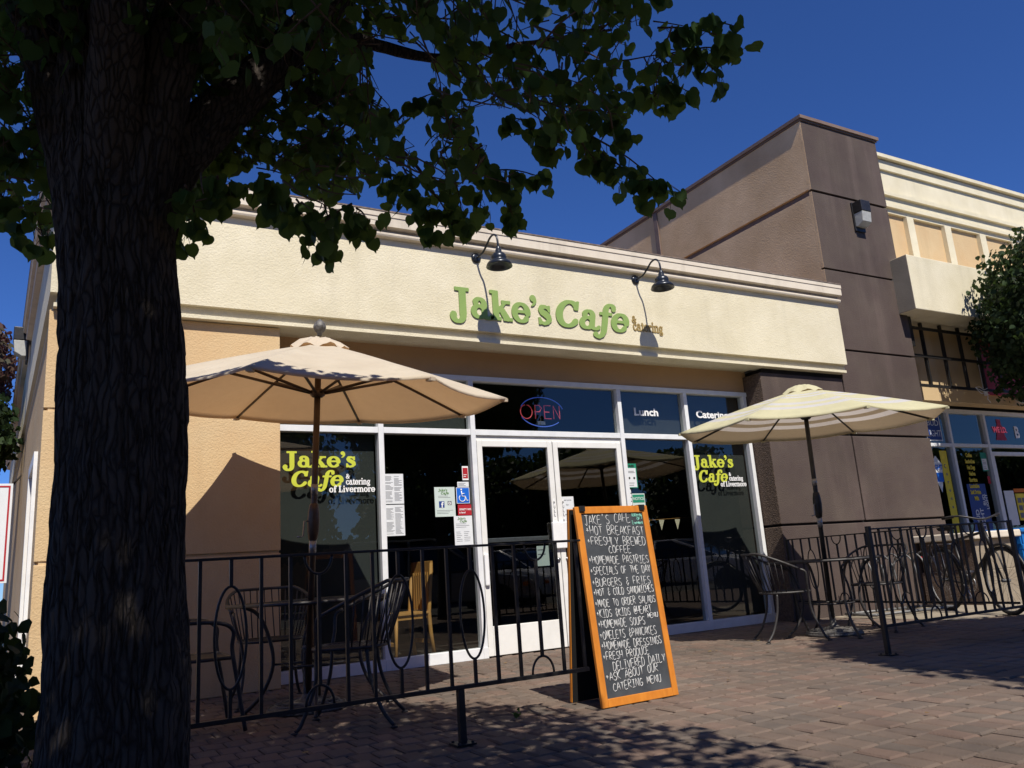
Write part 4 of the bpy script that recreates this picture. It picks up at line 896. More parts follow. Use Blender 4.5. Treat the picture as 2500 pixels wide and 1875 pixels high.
for sx in (-1, 1):
    m = MB(); m.tube(smoothpath([(.25*sx, -.32, .62), (.29*sx, -.1, .63), (.30*sx, .14, .62), (.29*sx, .235, .57), (.27*sx, .235, .46), (.27*sx, .27, .25), (.28*sx, .31, .01)], 6), .0125, 8); m.build('arm', MT['blackmesh'], ac)
    m = MB(); m.tube(smoothpath([(.24*sx, -.22, .42), (.25*sx, -.27, .2), (.27*sx, -.33, .01)], 5), .0115, 8); m.build('leg', MT['blackmesh'], ac)

# ================================================================ FENCES
def fence(name, label, p0, p1, items, ztop, zbot, posts, group='black iron patio fences', slope=0):
    """items: list of (s, kind) along the run; kind bar / oval / u"""
    p0 = Vector(p0); p1 = Vector(p1); L = (p1-p0).length; rz = math.atan2(p1.y-p0.y, p1.x-p0.x)
    e = thing(name, label, 'fence', (p0.x, p0.y, 0), rz, group)
    m = MB(); m.box(-.02, L+.02, -.013, .013, ztop-.012, ztop); m.build('top_rail', MT['black'], e, bevel=.002)
    m = MB(); m.box(-.01, L+.01, -.012, .012, zbot, zbot+.02); m.build('bottom_rail', MT['black'], e, bevel=.002)
    za, zb = zbot+.02, ztop-.012; hw = .0075
    for s, k in items:
        m = MB()
        if k == 'bar': m.box(s-hw, s+hw, -hw, hw, za, zb); m.build('bar', MT['black'], e)
        elif k == 'oval':
            cz = (za+zb)/2; rz_ = .215
            m.box(s-hw, s+hw, -hw, hw, za, cz-rz_); m.box(s-hw, s+hw, -hw, hw, cz+rz_, zb)
            m.tube([(s+.067*math.cos(a), 0, cz+rz_*math.sin(a)) for a in [2*math.pi*i/36 for i in range(36)]], .0062, 8, closed=True); m.build('oval_ring', MT['black'], e)
        else:
            d = .085
            m.box(s-hw, s+hw, -hw, hw, za+d, zb-d)
            for z0, sg in ((zb, -1), (za, 1)):
                m.tube([(s+.064*math.cos(a), 0, z0+sg*d*math.sin(a)) for a in [math.pi*i/16 for i in range(17)]], .0062, 8)
            m.build('curl_bar', MT['black'], e)
    for s, zt in posts:
        m = MB(); m.box(s-.016, s+.016, -.016, .016, 0.008, zt); m.build('post', MT['black'], e)
        m = MB(); m.box(s-.05, s+.05, -.05, .05, .0, .008)
        for a in ((-1, -1), (1, -1), (1, 1), (-1, 1)): m.lathe([(0, .018), (.008, .016), (.008, .008)], (s+.036*a[0], .036*a[1], 0), n=8)
        m.build('foot_plate', MT['black'], e)
    return e
pat = ['bar', 'oval', 'bar', 'bar', 'u', 'bar', 'bar', 'oval', 'bar', 'bar', 'oval', 'bar', 'bar', 'u', 'bar', 'bar']
xs0 = .545; st = .1297
it = [(xs0+st*i-.12, k) for i, k in enumerate(pat)]
it += [(xs0-st*(i+1)-.12, k) for i, k in enumerate(['bar', 'u', 'bar'])]
fence('patio_fence', 'black iron fence with ovals running from the tree trunk to the chalkboard', (.12, 3.80, 0), (2.50, 3.80, 0), it, .940, .250, [(1.753-.12, .25)])
p2 = ['bar', 'oval', 'bar', 'bar', 'u', 'bar', 'bar', 'oval', 'bar', 'bar', 'oval', 'bar', 'bar', 'u']
fence('patio_fence', 'black iron fence with ovals in front of the bicycle at right', (5.40, 4.165, 0), (7.26, 4.165, 0),
      [(.118+.1295*i, k) for i, k in enumerate(p2[:13])], .925, .195, [(.0, .94), (1.86, .93)])
f3 = fence('patio_fence', 'black iron fence running from the brown pier to the far post, behind the right table', (7.45, 6.88, 0), (7.24, 4.21, 0),
      [(.10+.132*i, k) for i, k in enumerate(['bar', 'bar', 'oval', 'bar', 'bar', 'u', 'bar', 'bar', 'oval', 'bar', 'bar', 'u', 'bar', 'bar', 'oval', 'bar', 'bar', 'u', 'bar'])], .93, .22, [(.02, .92)])

# ================================================================ CHALKBOARD
cb = thing('chalkboard_sign', 'orange framed sandwich chalkboard menu standing on the pavers', 'sign', (3.02, 4.15, 0))
BL = Vector((2.733, 4.024, .004)); BR = Vector((3.309, 4.052, .004)); TC = Vector((.012, .136, 1.145))
ex = (BR-BL).normalized(); ey = TC.normalized(); en = ex.cross(ey).normalized()   # en points away from viewer? fixed below
if en.y > 0: en = -en
Wd = (BR-BL).length; Hd = TC.length
FM = Matrix((ex, ey, en)).transposed().to_4x4(); FM.translation = BL
m = MB(); w = .044; t = .022
m.box(0, w, 0, Hd, -t, 0, M=FM); m.box(Wd-w, Wd, 0, Hd, -t, 0, M=FM)
m.box(w+.0003, Wd-w-.0003, 0, w*1.05, -t, 0, M=FM); m.box(w+.0003, Wd-w-.0003, Hd-w, Hd, -t, 0, M=FM)
bp(m, 'front_frame', MT['orange'], bevel=.003, parent=cb)
m = MB(); m.box(w*.7, Wd-w*.7, w*.7, Hd-w*.7, -.016, -.008, M=FM); brd = bp(m, 'front_board', MT['board'], parent=cb)
m = MB(); m.box(.005, Wd-.005, .005, Hd-.005, -.026, -.0225, M=FM); bp(m, 'board_backing', MT['board_dark'], parent=cb)
# rear leaf
ex2 = ex; ey2 = Vector((-.0, -.135, 1.14)).normalized(); en2 = ex2.cross(ey2).normalized()
if en2.y < 0: en2 = -en2
FB = Matrix((ex2, ey2, en2)).transposed().to_4x4(); FB.translation = BL+Vector((.0, .325, 0))
m = MB(); m.box(0, .05, 0, Hd-.01, -.004, .018, M=FB); m.box(Wd-.05, Wd, 0, Hd-.01, -.004, .018, M=FB); m.box(.0503, Wd-.0503, 0, .05, -.004, .018, M=FB); m.box(.0503, Wd-.0503, Hd-.06, Hd-.01, -.004, .018, M=FB)
bp(m, 'rear_frame', MT['orange'], bevel=.003, parent=cb)
m = MB(); m.box(.003, Wd-.003, .003, Hd-.014, -.008, -.0045, M=FB); bp(m, 'rear_board', MT['board_dark'], parent=cb)
for s in (.03, Wd-.07):
    m = MB(); q = BL+TC+ex*s; m.box(0, .04, -.012, .04, -.03, .004, M=Matrix.Translation(q)); bp(m, 'hinge', MT['black'], parent=cb)
ZL = -.0065
def BF(u, v): return FM @ Vector((u, v, ZL))
def crop2uv(px, py):     # board position of a point measured on the board in the photograph
    X_, Y_ = 1350+px/3.317, 1220+py/3.317
    d = _f*FPX+_r2*(X_-1250)-_u2*(Y_-937.5); C0 = Vector((0, 0, EYE)); nn = en
    tt = (BF(0, 0)-C0).dot(nn)/d.dot(nn); q = C0+d*tt-BL; return (q.dot(ex), q.dot(ey))
LN = [("JAKE'S CAFE", 240, 212, 615, 190, 78), ("+HOT BREAKFAST", 250, 287, 740, 298, 72), ("+FRESHLY BREWED", 262, 372, 745, 380, 70), ("COFFEE", 440, 440, 625, 437, 58),
      ("+HOMEMADE PASTRIES", 270, 526, 780, 522, 66), ("+SPECIALS OF THE DAY", 284, 614, 795, 600, 64), ("+BURGERS & FRIES", 294, 712, 788, 690, 66), ("+HOT & COLD SANDWICHES", 308, 790, 830, 755, 60),
      ("+MADE TO ORDER SALADS", 316, 880, 847, 840, 62), ("+KIDS &KIDS @HEART", 326, 966, 797, 925, 66), ("MENU", 763, 972, 864, 955, 40), ("+HOMEMADE SOUPS", 342, 1050, 747, 1018, 66),
      ("+OMELETS &PANCAKES", 356, 1142, 840, 1098, 70), ("+HOMEMADE DRESSINGS", 366, 1228, 882, 1175, 66), ("+FRESH PRODUCE", 380, 1314, 782, 1260, 66), ("DELIVERED DAILY", 488, 1388, 917, 1320, 70),
      ("+ASK ABOUT OUR", 408, 1482, 857, 1400, 70), ("CATERING MENU", 488, 1556, 882, 1482, 66)]
m = MB()
for tx, xa, ya, xb, yb, h in LN:
    a = crop2uv(xa, ya); b = crop2uv(xb, yb); a2 = crop2uv(xa, ya-h); a = (max(a[0], .052), a[1]); b = (min(b[0], Wd-.052), b[1]); put_hand(m, tx, a, b, (a2[1]-a[1]), BF, .0021)
o = bp(m, 'chalk_lettering', MT['chalk'], parent=cb)
m = MB()
for tx, xa, ya, xb, yb, h in (("&catering", 622, 145, 726, 148, 40), ("OF", 665, 176, 695, 174, 24), ("Livermore", 630, 208, 735, 208, 34)):
    a = crop2uv(xa, ya); b = crop2uv(xb, yb); a2 = crop2uv(xa, ya-h); b = (min(b[0], Wd-.05), b[1]); put_hand(m, tx, a, b, (a2[1]-a[1]), BF, .0016)
bp(m, 'green_lettering', MT['chalk_g'], parent=cb)
# ================================================================ BICYCLE AND RACK
bike = thing('bicycle', 'dark city bicycle with black saddle parked behind the right fence', 'bicycle')
P_r = Vector((9.15, 6.12, .34)); P_f = Vector((8.66, 5.12, .34)); bd = (P_f-P_r).normalized(); Lb = (P_f-P_r).length
bike.location = (P_r.x, P_r.y, 0); bike.rotation_euler = (0, 0, math.atan2(bd.y, bd.x))
def wheel(x, name='wheel'):
    e = MB(); R = .335
    e.tube([(x+R*math.cos(a), 0, .345+R*math.sin(a)) for a in [2*math.pi*i/48 for i in range(48)]], .018, 8, closed=True)
    w = e.build(name, MT['rubber'], bike)
    e = MB(); e.tube([(x+(R-.02)*math.cos(a), 0, .345+(R-.02)*math.sin(a)) for a in [2*math.pi*i/48 for i in range(48)]], .009, 6, closed=True)
    for i in range(28):
        a = 2*math.pi*i/28; e.tube([(x+.015*math.cos(a+.6*(-1)**i), .02*(-1)**i, .345+.015*math.sin(a+.6*(-1)**i)), (x+(R-.02)*math.cos(a), 0, .345+(R-.02)*math.sin(a))], .0012, 4)
    e.tube([(x, -.045, .345), (x, .045, .345)], .018, 8); e.build('rim', MT['rack'], w)
    e = MB(); e.tube([(x+(R+.035)*math.cos(a), 0, .345+(R+.035)*math.sin(a)) for a in [rad(20+140*i/20) for i in range(21)]], .016, 6); e.build('mudguard', MT['black'], w)
wheel(0); wheel(Lb)
BB = (.44, 0, .30); ST = (.30, 0, .78); HT = (Lb-.20, 0, .86); HB = (Lb-.14, 0, .68)
m = MB()
for a, b, r in ((BB, ST, .016), (ST, HT, .015), (BB, HB, .019), (HT, HB, .019)): m.tube([a, b], r, 8)
for s in (-.03, .03): m.tube([BB, (0, s, .345)], .009, 6); m.tube([(.30, 0, .74), (0, s, .345)], .008, 6); m.tube([HB, (Lb-.10, s, .62), (Lb, s, .345)], .010, 6)
m.build('bike_frame', MT['black'], bike)
m = MB(); m.tube([ST, (.26, 0, .92)], .012, 8); m.build('seat_post', MT['silver'], bike)
m = MB(); m.add([(.12, .08, .94), (.12, -.08, .94), (.28, -.045, .955), (.40, 0, .94), (.28, .045, .955), (.15, .07, .90), (.15, -.07, .90), (.39, 0, .91)], [(0, 1, 2, 3, 4), (0, 5, 6, 1), (1, 6, 7, 3, 2), (5, 0, 4, 3, 7), (5, 7, 6)], 0, True); m.build('saddle', MT['rubber'], bike, bevel=.012)
m = MB(); m.tube([HT, (Lb-.23, 0, .98)], .012, 8); m.tube(smoothpath([(Lb-.38, -.30, 1.03), (Lb-.25, -.22, 1.04), (Lb-.19, 0, .99), (Lb-.25, .22, 1.04), (Lb-.38, .30, 1.03)], 5), .011, 8)
for s in (-1, 1): m.tube([(Lb-.42, .31*s, 1.03), (Lb-.30, .255*s, 1.038)], .017, 8)
m.build('handlebar', MT['black'], bike)
m = MB(); m.lathe([(.085, -.004), (.09, 0), (.085, .004)], (BB[0], .035, BB[2]), M=XZ, n=24)
for i in range(5): a = 2*math.pi*i/5; m.tube([(BB[0], .035, BB[2]), (BB[0]+.085*math.cos(a), .035, BB[2]+.085*math.sin(a))], .004, 5)
m.tube([(BB[0], -.05, BB[2]), (BB[0]+.10, -.05, BB[2]-.13)], .008, 6); m.tube([(BB[0], .05, BB[2]), (BB[0]-.10, .05, BB[2]+.13)], .008, 6)
m.box(BB[0]+.06, BB[0]+.14, -.13, -.05, BB[2]-.145, BB[2]-.125); m.box(BB[0]-.14, BB[0]-.06, .05, .13, BB[2]+.12, BB[2]+.14); m.build('crankset', MT['silver'], bike)
m = MB(); m.tube([(BB[0], .04, BB[2]+.088), (0, .04, .385)], .003, 5); m.tube([(BB[0], .04, BB[2]-.088), (0, .04, .305)], .003, 5); m.build('chain', MT['black'], bike)
m = MB(); m.box(-.14, .22, -.06, .06, .745, .755); m.tube([(-.02, .05, .35), (-.1, .05, .75)], .005, 5); m.tube([(-.02, -.05, .35), (-.1, -.05, .75)], .005, 5); m.build('carrier', MT['silver'], bike)
m = MB(); m.box(-.40, -.385, -.03, .03, .58, .62); m.build('reflector', MT['red'], bike)
rack = thing('bike_rack', 'grey tubular bicycle rack against the brown pier behind the fence', 'bike rack', (8.3, 6.5, 0), rad(-8))
m = MB()
for y in (-.22, .22): m.tube([(-.2, y, .03), (1.0, y, .03)], .017, 8)
for x in (-.2, 1.0): m.tube([(x, -.24, .03), (x, .24, .03)], .017, 8)
m.build('rack_base', MT['rack'], rack)
for i in range(7):
    x = -.1+i*.165; m = MB(); m.tube(smoothpath([(x, -.2, .03), (x, -.17, .5), (x, -.06, .66), (x, .06, .66), (x, .17, .5), (x, .2, .03)], 5), .010, 8); m.build('rack_loop', MT['rack'], rack)

# ================================================================ RIGHT SHOP SIGNS
ysg = 7.594
m = MB()
for i, w in enumerate(('Coffee', 'Sandwiches', 'Hot Dogs', 'Nachos', 'Burritos', 'Lunchables', 'Soft Drinks', 'Milk')):
    L_ = .0215*len(w)+.03; put_text(m, w, 12.525-L_/2-.01, 12.525+L_/2-.01, ysg, 2.045-i*.097, .062, bold=.05)
flat_thing('window_lettering', 'column of yellow food words on the dark window of the right shop', 'lettering', m, MT['yellow'])
m = MB(); m.box(11.78, 11.95, ysg, ysg+.002, .75, 2.14, 0)
m.tube([(11.865+.028*math.cos(a), ysg-.001, 1.90+.028*math.sin(a)) for a in [rad(60+250*i/14) for i in range(15)]], .004, 5, 1)
for i, ch in enumerate('orona'): put_text(m, ch, 11.85, 11.885, ysg-.002, 1.76-i*.125, .05, bold=.02, mi=1)
flat_thing('window_strip', 'tall yellow beer strip with dark letters on the right shop window', 'poster', m, [MT['yellow'], MT['navy']])
def vert_text(mb, t, x, z, h, mi, y):      # reads upwards
    vs, fs = text_mesh(t, h/.7, .03*h); mb.add([(x-v.y, y-v.z, z+v.x) for v in vs], fs, mi)
m = MB(); m.box(12.32, 12.80, ysg+.004, ysg+.006, .80, 1.62); vert_text(m, 'BUD', 12.50, .98, .085, 1, ysg); vert_text(m, 'LIGHT', 12.62, .90, .085, 1, ysg); vert_text(m, 'BUD', 12.72, 1.28, .06, 1, ysg); vert_text(m, 'LIGHT', 12.79, 1.22, .06, 1, ysg)
flat_thing('beer_poster', 'dark blue beer poster with pale sideways words below the yellow list', 'poster', m, [MT['navy'], MT['paper']])
ns = thing('neon_sign', 'red WE I.D. window sign with bottle shape on the right shop transom', 'neon sign', (13.47, ysg, 2.5))
m = MB(); m.poly_extrude([(13.36, ysg, 2.33), (13.66, ysg, 2.33), (13.60, ysg, 2.48), (13.42, ysg, 2.48)], (0, .004, 0)); m.poly_extrude([(13.42, ysg, 2.52), (13.62, ysg, 2.52), (13.57, ysg, 2.60), (13.57, ysg, 2.68), (13.46, ysg, 2.68), (13.46, ysg, 2.60)], (0, .004, 0)); bp(m, 'sign_shape', MT['red'], parent=ns)
m = MB(); put_text(m, 'WE I.D.', 13.30, 13.70, ysg-.004, 2.46, .09, bold=.06); bp(m, 'sign_lettering', MT['neon_red'], parent=ns)
m = MB(); put_text(m, 'B', 13.93, 14.06, ysg, 2.38, .19, bold=.05); flat_thing('window_lettering', 'single large white capital on the transom at the right frame edge', 'lettering', m, MT['vinyl'])
m = MB(); m.box(11.55, 11.93, ysg, ysg+.003, 2.29, 2.68); m.box(11.57, 11.91, ysg-.002, ysg-.0005, 2.31, 2.66, 1); put_text(m, 'BUD', 11.60, 11.88, ysg-.004, 2.53, .09, mi=0); put_text(m, 'LIGHT', 11.58, 11.90, ysg-.004, 2.36, .10, mi=0)
flat_thing('beer_sign', 'square blue and white beer sign on the transom behind the striped umbrella tip', 'sign', m, [MT['paper'], MT['navy']])
m = MB(); m.poly_extrude([(11.52, ysg, 1.92), (11.66, ysg, 2.06), (11.80, ysg, 1.92), (11.72, ysg, 1.62), (11.68, ysg, 1.50), (11.62, ysg, 1.62)], (0, .004, 0)); m.box(11.56, 11.76, ysg-.003, ysg-.001, 1.66, 1.80, 1); put_text(m, 'LIGHT', 11.54, 11.78, ysg-.003, 1.85, .07, bold=.05, mi=1)
flat_thing('beer_sign', 'pointed pale beer shield on the shop window next to the tower edge', 'sign', m, [MT['paper'], MT['blue']])
m = MB(); m.box(12.82, 12.98, ysg, ysg+.002, 1.82, 2.12); m.box(12.835, 12.965, ysg-.002, ysg, 1.84, 2.02, 1); lines(m, 12.845, 12.955, 1.85, 2.0, 6, ysg-.003, 2, RN, .006); flat_thing('poster', 'green edged permit sheet beside the yellow food words', 'poster', m, [MT['green'], MT['paper'], MT['ink']])
m = MB(); m.box(12.90, 12.97, ysg, ysg+.002, 1.62, 1.74); flat_thing('sticker', 'small red sticker under the green edged permit sheet', 'sticker', m, [MT['red']])
m = MB(); m.box(13.22, 13.48, ysg-.03, ysg-.02, .95, 1.5); flat_thing('poster', 'blank grey sheet on the shop door at the right frame edge', 'poster', m, [MT['paper']])
m = MB(); m.box(13.52, 13.95, ysg-.03, ysg-.02, 1.02, 1.45)
for i in range(3):
    for j in range(3): m.box(13.55+j*.13, 13.65+j*.13, ysg-.033, ysg-.031, 1.06+i*.12, 1.14+i*.12, 1)
m.box(13.5, 13.97, ysg-.03, ysg-.02, 1.47, 1.53, 2); flat_thing('poster', 'yellow and black price grid on the shop door at the right edge', 'poster', m, [MT['yellow'], MT['ink'], MT['amber']])
# red banner sign on the right shop wall, mostly behind the round tree
m = MB(); m.box(12.78, 14.4, 7.26, 7.298, 3.0, 3.9); m.box(12.75, 12.779, 7.25, 7.297, 2.98, 3.92, 1)
flat_thing('banner', 'red shop banner with white edge mostly hidden behind the clipped tree', 'banner', m, [MT['red'], MT['vinyl']])
sc = thing('security_camera', 'small grey security camera on the shop wall under the clipped tree', 'camera', (13.55, 7.3, 2.93))
m = MB(); m.tube([(13.56, 7.30, 2.99), (13.54, 7.20, 2.96)], .02, 8); bp(m, 'bracket', MT['silver'], parent=sc)
m = MB(); m.tube([(13.62, 7.24, 2.97), (13.45, 7.08, 2.90)], [.06, .065], 14); bp(m, 'camera_body', MT['paper2'], parent=sc)
m = MB(); m.tube([(13.448, 7.078, 2.899), (13.44, 7.07, 2.897)], .045, 14); bp(m, 'lens', MT['carglass'], parent=sc)
m = MB(); rr = random.Random(4)
for i in range(3): m.tube(smoothpath([(12.13, 7.05, 3.03), (12.22+rr.uniform(-.03, .03), 7.03, 3.04-.05*i), (12.30, 7.03, 3.0-.03*i), (12.42, 7.03, 3.03-.05*i)], 4), .004, 5)
m.tube(smoothpath([(12.30, 7.03, 2.98), (12.36, 7.02, 2.90), (12.34, 7.02, 2.85), (12.40, 7.02, 2.80)], 4), .005, 5)
flat_thing('string', 'white string knotted to the black window grille near the clipped tree', 'string', m, MT['vinyl'])
bx = thing('newspaper_box', 'bright blue slatted plastic bin at the right edge behind the bicycle', 'bin', (11.2, 6.35, 0))
m = MB(); m.box(11.0, 11.62, 6.2, 6.75, .02, .80); bp(m, 'bin_body', MT['navy'], bevel=.02, parent=bx)
m = MB(); m.box(10.96, 11.66, 6.15, 6.80, .83, .885); m.box(10.99, 11.63, 6.18, 6.77, .60, .68); bp(m, 'bin_rim', MT['bluebox'], bevel=.015, parent=bx)
m = MB()
for i in range(8): x = 11.0+i*.085; m.box(x, x+.05, 6.18, 6.199, .05, .60); m.box(x, x+.05, 6.18, 6.199, .68, .83)
for i in range(6): y = 6.2+i*.09; m.box(10.98, 10.999, y, y+.05, .05, .60); m.box(10.98, 10.999, y, y+.05, .68, .83)
bp(m, 'bin_slats', MT['bluebox'], parent=bx)
m = MB(); m.lathe([(.2, 0), (.17, .004), (0, .005)], (8.05, 3.9, .002), n=28); flat_thing('utility_cover', 'round utility cover set in the shaded pavers at right', 'manhole cover', m, MT['paper'])

# ================================================================ TREES
def leaf_shape(w=1.0, heart=.10):
    """outline of one leaf in x (width) and y (stem at 0, tip at -1)"""
    pts = [(0, -.0), (.17, .07), (.35, .03), (.48, -.12), (.53, -.30), (.49, -.47), (.42, -.62), (.27, -.75), (.10, -.85), (0, -1.06)]
    return [(x*w, y) for x, y in pts]
LS = leaf_shape()
def add_leaf(V, F, p, tip, nrm, s, rnd, simple=False):
    tip = tip.normalized(); side = tip.cross(nrm).normalized(); nn = side.cross(tip); o = len(V)
    fold = rnd.uniform(-.05, .22); curl = rnd.uniform(-.1, .25)
    if simple:
        for x, y in ((0, 0), (.42, -.15), (.45, -.5), (0, -1), (-.45, -.5), (-.42, -.15)):
            V.append(p+tip*(-y*s)+side*(x*s)+nn*(abs(x)*fold*s-curl*y*y*s*.4))
        F.append((o, o+1, o+2, o+3)); F.append((o, o+3, o+4, o+5)); return
    n = len(LS)
    for k in (1, -1):
        for i, (x, y) in enumerate(LS):
            if k == -1 and i in (0, n-1): continue
            j = 1+rnd.uniform(-.05, .05)+(.035 if i % 2 else -.03)
            V.append(p+tip*(-y*s)+side*(x*k*s*j)+nn*(abs(x)*fold*s-curl*y*y*s*.4))
    mid = len(V); V.append(p+tip*(.5*s)+nn*(-curl*.25*s*.4))
    R_ = list(range(o, o+n)); L_ = [o]+list(range(o+n, o+2*n-2))+[o+n-1]
    for i in range(n-1): F.append((mid, R_[i], R_[i+1])); F.append((mid, L_[i+1], L_[i]))
def inpoly(x, y, P):
    c = False; j = len(P)-1
    for i in range(len(P)):
        if (P[i][1] > y) != (P[j][1] > y) and x < (P[j][0]-P[i][0])*(y-P[i][1])/(P[j][1]-P[i][1])+P[i][0]: c = not c
        j = i
    return c
OUT = [(-300, -900), (-300, 470), (0, 445), (60, 490), (100, 530), (135, 500), (385, 480), (420, 480), (480, 395), (520, 370), (565, 360), (610, 400), (650, 450), (700, 475), (740, 420), (790, 430), (830, 350), (880, 375),
       (930, 430), (960, 420), (1010, 400), (1060, 390), (1110, 420), (1120, 380), (1090, 330), (1040, 290), (1010, 245), (1090, 235), (1150, 255), (1185, 310), (1215, 330), (1240, 285), (1265, 350), (1300, 370), (1330, 350), (1280, 300),
       (1335, 300), (1365, 250), (1430, 220), (1470, 190), (1500, 150), (1500, 60), (1440, 0), (1440, -900)]
HOLE = [[(790, 100), (850, 92), (905, 108), (935, 150), (925, 210), (900, 235), (915, 290), (880, 300), (850, 235), (812, 180)], [(1085, 290), (1120, 285), (1185, 335), (1235, 385), (1200, 400), (1120, 350)]]
def leaf_ok(p, margin=0):
    q = project(p)
    if q is None: return True
    x, y = q
    if not (-60 < x < 2270 and -80 < y < 1720): return True
    return inpoly(x, y, OUT) and not any(inpoly(x, y, h) for h in HOLE)
tree = thing('street_tree', 'large leafy tree with dark furrowed trunk at the left, canopy overhead', 'tree', (.13, 2.2, 0))
def bark_tube(path, rads, n=72, amp=.012, seed=0):
    P = smoothpath(path, 14); m_ = len(P); L_ = len(rads)
    rr = []
    for i in range(m_):
        t = i/(m_-1)*(L_-1); k = min(int(t), L_-2); rr.append(rads[k]+(rads[k+1]-rads[k])*(t-k))
    vs = []; up = None; s = 0
    for i, p in enumerate(P):
        if i: s += (P[i]-P[i-1]).length
        t = (P[min(i+1, m_-1)]-P[max(i-1, 0)]).normalized()
        if up is None: up = t.orthogonal().normalized()
        else: up = (up-t*up.dot(t)).normalized()
        b = t.cross(up)
        for k in range(n):
            a = 2*math.pi*k/n; R = rr[i]; ca, sa = math.cos(a), math.sin(a)
            q = Vector((ca*R*44, sa*R*44, s*6.5+seed*9)); w = Vector((noise.noise(q*.35+Vector((7, 0, 0))), noise.noise(q*.35), 0))*1.1
            v = noise.noise(q+w); v2 = noise.noise(Vector((ca*R*60, sa*R*60, s*16+seed)))
            ridge = 1-abs(v)*2.2
            lump = noise.noise(Vector((ca*1.3, sa*1.3, s*2.2+seed*3)))*.10*R
            d = -amp*max(0, ridge)**2+amp*.35*v2+lump
            vs.append(p+(up*ca+b*sa)*(R+d))
    fs = [(i*n+k, i*n+(k+1) % n, (i+1)*n+(k+1) % n, (i+1)*n+k) for i in range(m_-1) for k in range(n)]
    return vs, fs
m = MB()
v, f = bark_tube([(.135, 2.2, -.05), (.136, 2.2, .3), (.132, 2.2, .7), (.128, 2.2, 1.1), (.112, 2.2, 1.5), (.085, 2.2, 1.80), (.045, 2.19, 2.05), (.02, 2.17, 2.35), (-.01, 2.12, 2.75), (-.06, 2.05, 3.4), (-.1, 1.9, 4.4)],
    [.19, .165, .156, .15, .148, .142, .112, .088, .080, .06, .03], 300, .012); m.add(v, f, 0, True)
bp(m, 'trunk', MT['bark'], parent=tree)
limbs = [([(.12, 2.2, 1.35), (.145, 2.2, 1.66), (.20, 2.2, 1.92), (.33, 2.2, 2.12), (.49, 2.2, 2.33), (.64, 2.2, 2.55), (.82, 2.15, 2.82), (1.2, 2.0, 3.2), (1.7, 1.9, 3.6)], [.06, .085, .082, .072, .066, .058, .05, .04, .02]),
         ([(.11, 2.18, 1.55), (.16, 2.12, 2.0), (.25, 2.02, 2.45), (.38, 1.85, 3.0), (.6, 1.5, 3.9)], [.09, .08, .065, .05, .03]),
         ([(.08, 2.2, 1.45), (.02, 2.22, 1.80), (-.05, 2.25, 2.08), (-.14, 2.3, 2.4), (-.4, 2.3, 3.0), (-.9, 2.2, 3.8)], [.07, .075, .07, .06, .045, .025]),
         ([(.08, 2.15, 1.85), (.06, 1.9, 2.35), (.02, 1.4, 2.95), (0, .6, 3.6), (.1, -.4, 4.2)], [.08, .06, .05, .04, .02]),
         ([(.62, 2.2, 2.52), (1.05, 2.25, 2.55), (1.45, 2.3, 2.75), (1.9, 2.3, 2.95)], [.026, .018, .011, .006]),
         ([(.82, 2.15, 2.80), (1.2, 1.75, 2.95), (1.6, 1.45, 3.15), (2.0, 1.2, 3.3)], [.024, .017, .011, .006]),
         ([(.50, 2.2, 2.34), (.8, 2.5, 2.40), (1.1, 2.75, 2.5), (1.35, 2.95, 2.45)], [.022, .016, .010, .005])]
for i, (p, r) in enumerate(limbs):
    m = MB(); v, f = bark_tube(p, r, 140 if i < 3 else 40, .007 if i < 4 else .003, i+1); m.add(v, f, 0, True); bp(m, 'branch', MT['bark'], parent=tree)
rl = random.Random(21); V = []; F = []; tw = MB(); count = 0
def twig_cluster(c, d, L_, n, size):
    global count
    pts = [c]
    cur = c.copy(); dd = d.normalized()
    for i in range(n):
        dd = (dd+Vector((rl.uniform(-.25, .25), rl.uniform(-.25, .25), rl.uniform(-.28, .12)))).normalized()
        cur = cur+dd*(L_/n); pts.append(cur.copy())
    ok = [leaf_ok(p) for p in pts]
    if not all(ok[:2]): return
    cutoff = next((i for i, k in enumerate(ok) if not k), len(pts)); pts = pts[:cutoff]
    if len(pts) < 2: return
    tw.tube(pts, lerpr(.0028, .0012, len(pts)), 5)
    for p in pts[1:]:
        for _ in range(rl.choice((1, 1, 2))):
            st = Vector((rl.uniform(-1, 1), rl.uniform(-1, 1), rl.uniform(-.9, .1))).normalized()*rl.uniform(.015, .045)
            b = p+st; s = size*rl.uniform(.65, 1.15)
            tip = Vector((rl.gauss(0, .45), rl.gauss(0, .45), -1)); nr = Vector((rl.gauss(0, 1), rl.gauss(0, 1), rl.gauss(0, .6)))
            if leaf_ok(b+tip.normalized()*s*.5) and leaf_ok(b+tip.normalized()*s*.95):
                tw.tube([p, b], .0008, 4, cap=False); add_leaf(V, F, b, tip, nr, s, rl); count += 1
# clusters in the part of the canopy that hangs in view
N = 0
while N < 980:
    x = rl.uniform(-120, 1600); y = rl.uniform(-160, 545)
    if not inpoly(x, y, OUT) or any(inpoly(x, y, h) for h in HOLE): continue
    dist = rl.uniform(2.0, 3.4) if x > 420 else rl.uniform(2.45, 3.4)
    if x > 1250: dist = rl.uniform(2.3, 3.1)
    if (60 < x < 420 and y > 120) or (400 < x < 760 and 40 < y < 340): dist = rl.uniform(2.65, 3.5)
    if x > 900 and rl.random() < (.38 if x < 1200 else .62): continue
    c = at(x, y, dist)
    twig_cluster(c, Vector((rl.uniform(-.4, 1), rl.uniform(-.5, .8), rl.uniform(-.6, .2))), rl.uniform(.12, .26), rl.randint(3, 6), .045); N += 1
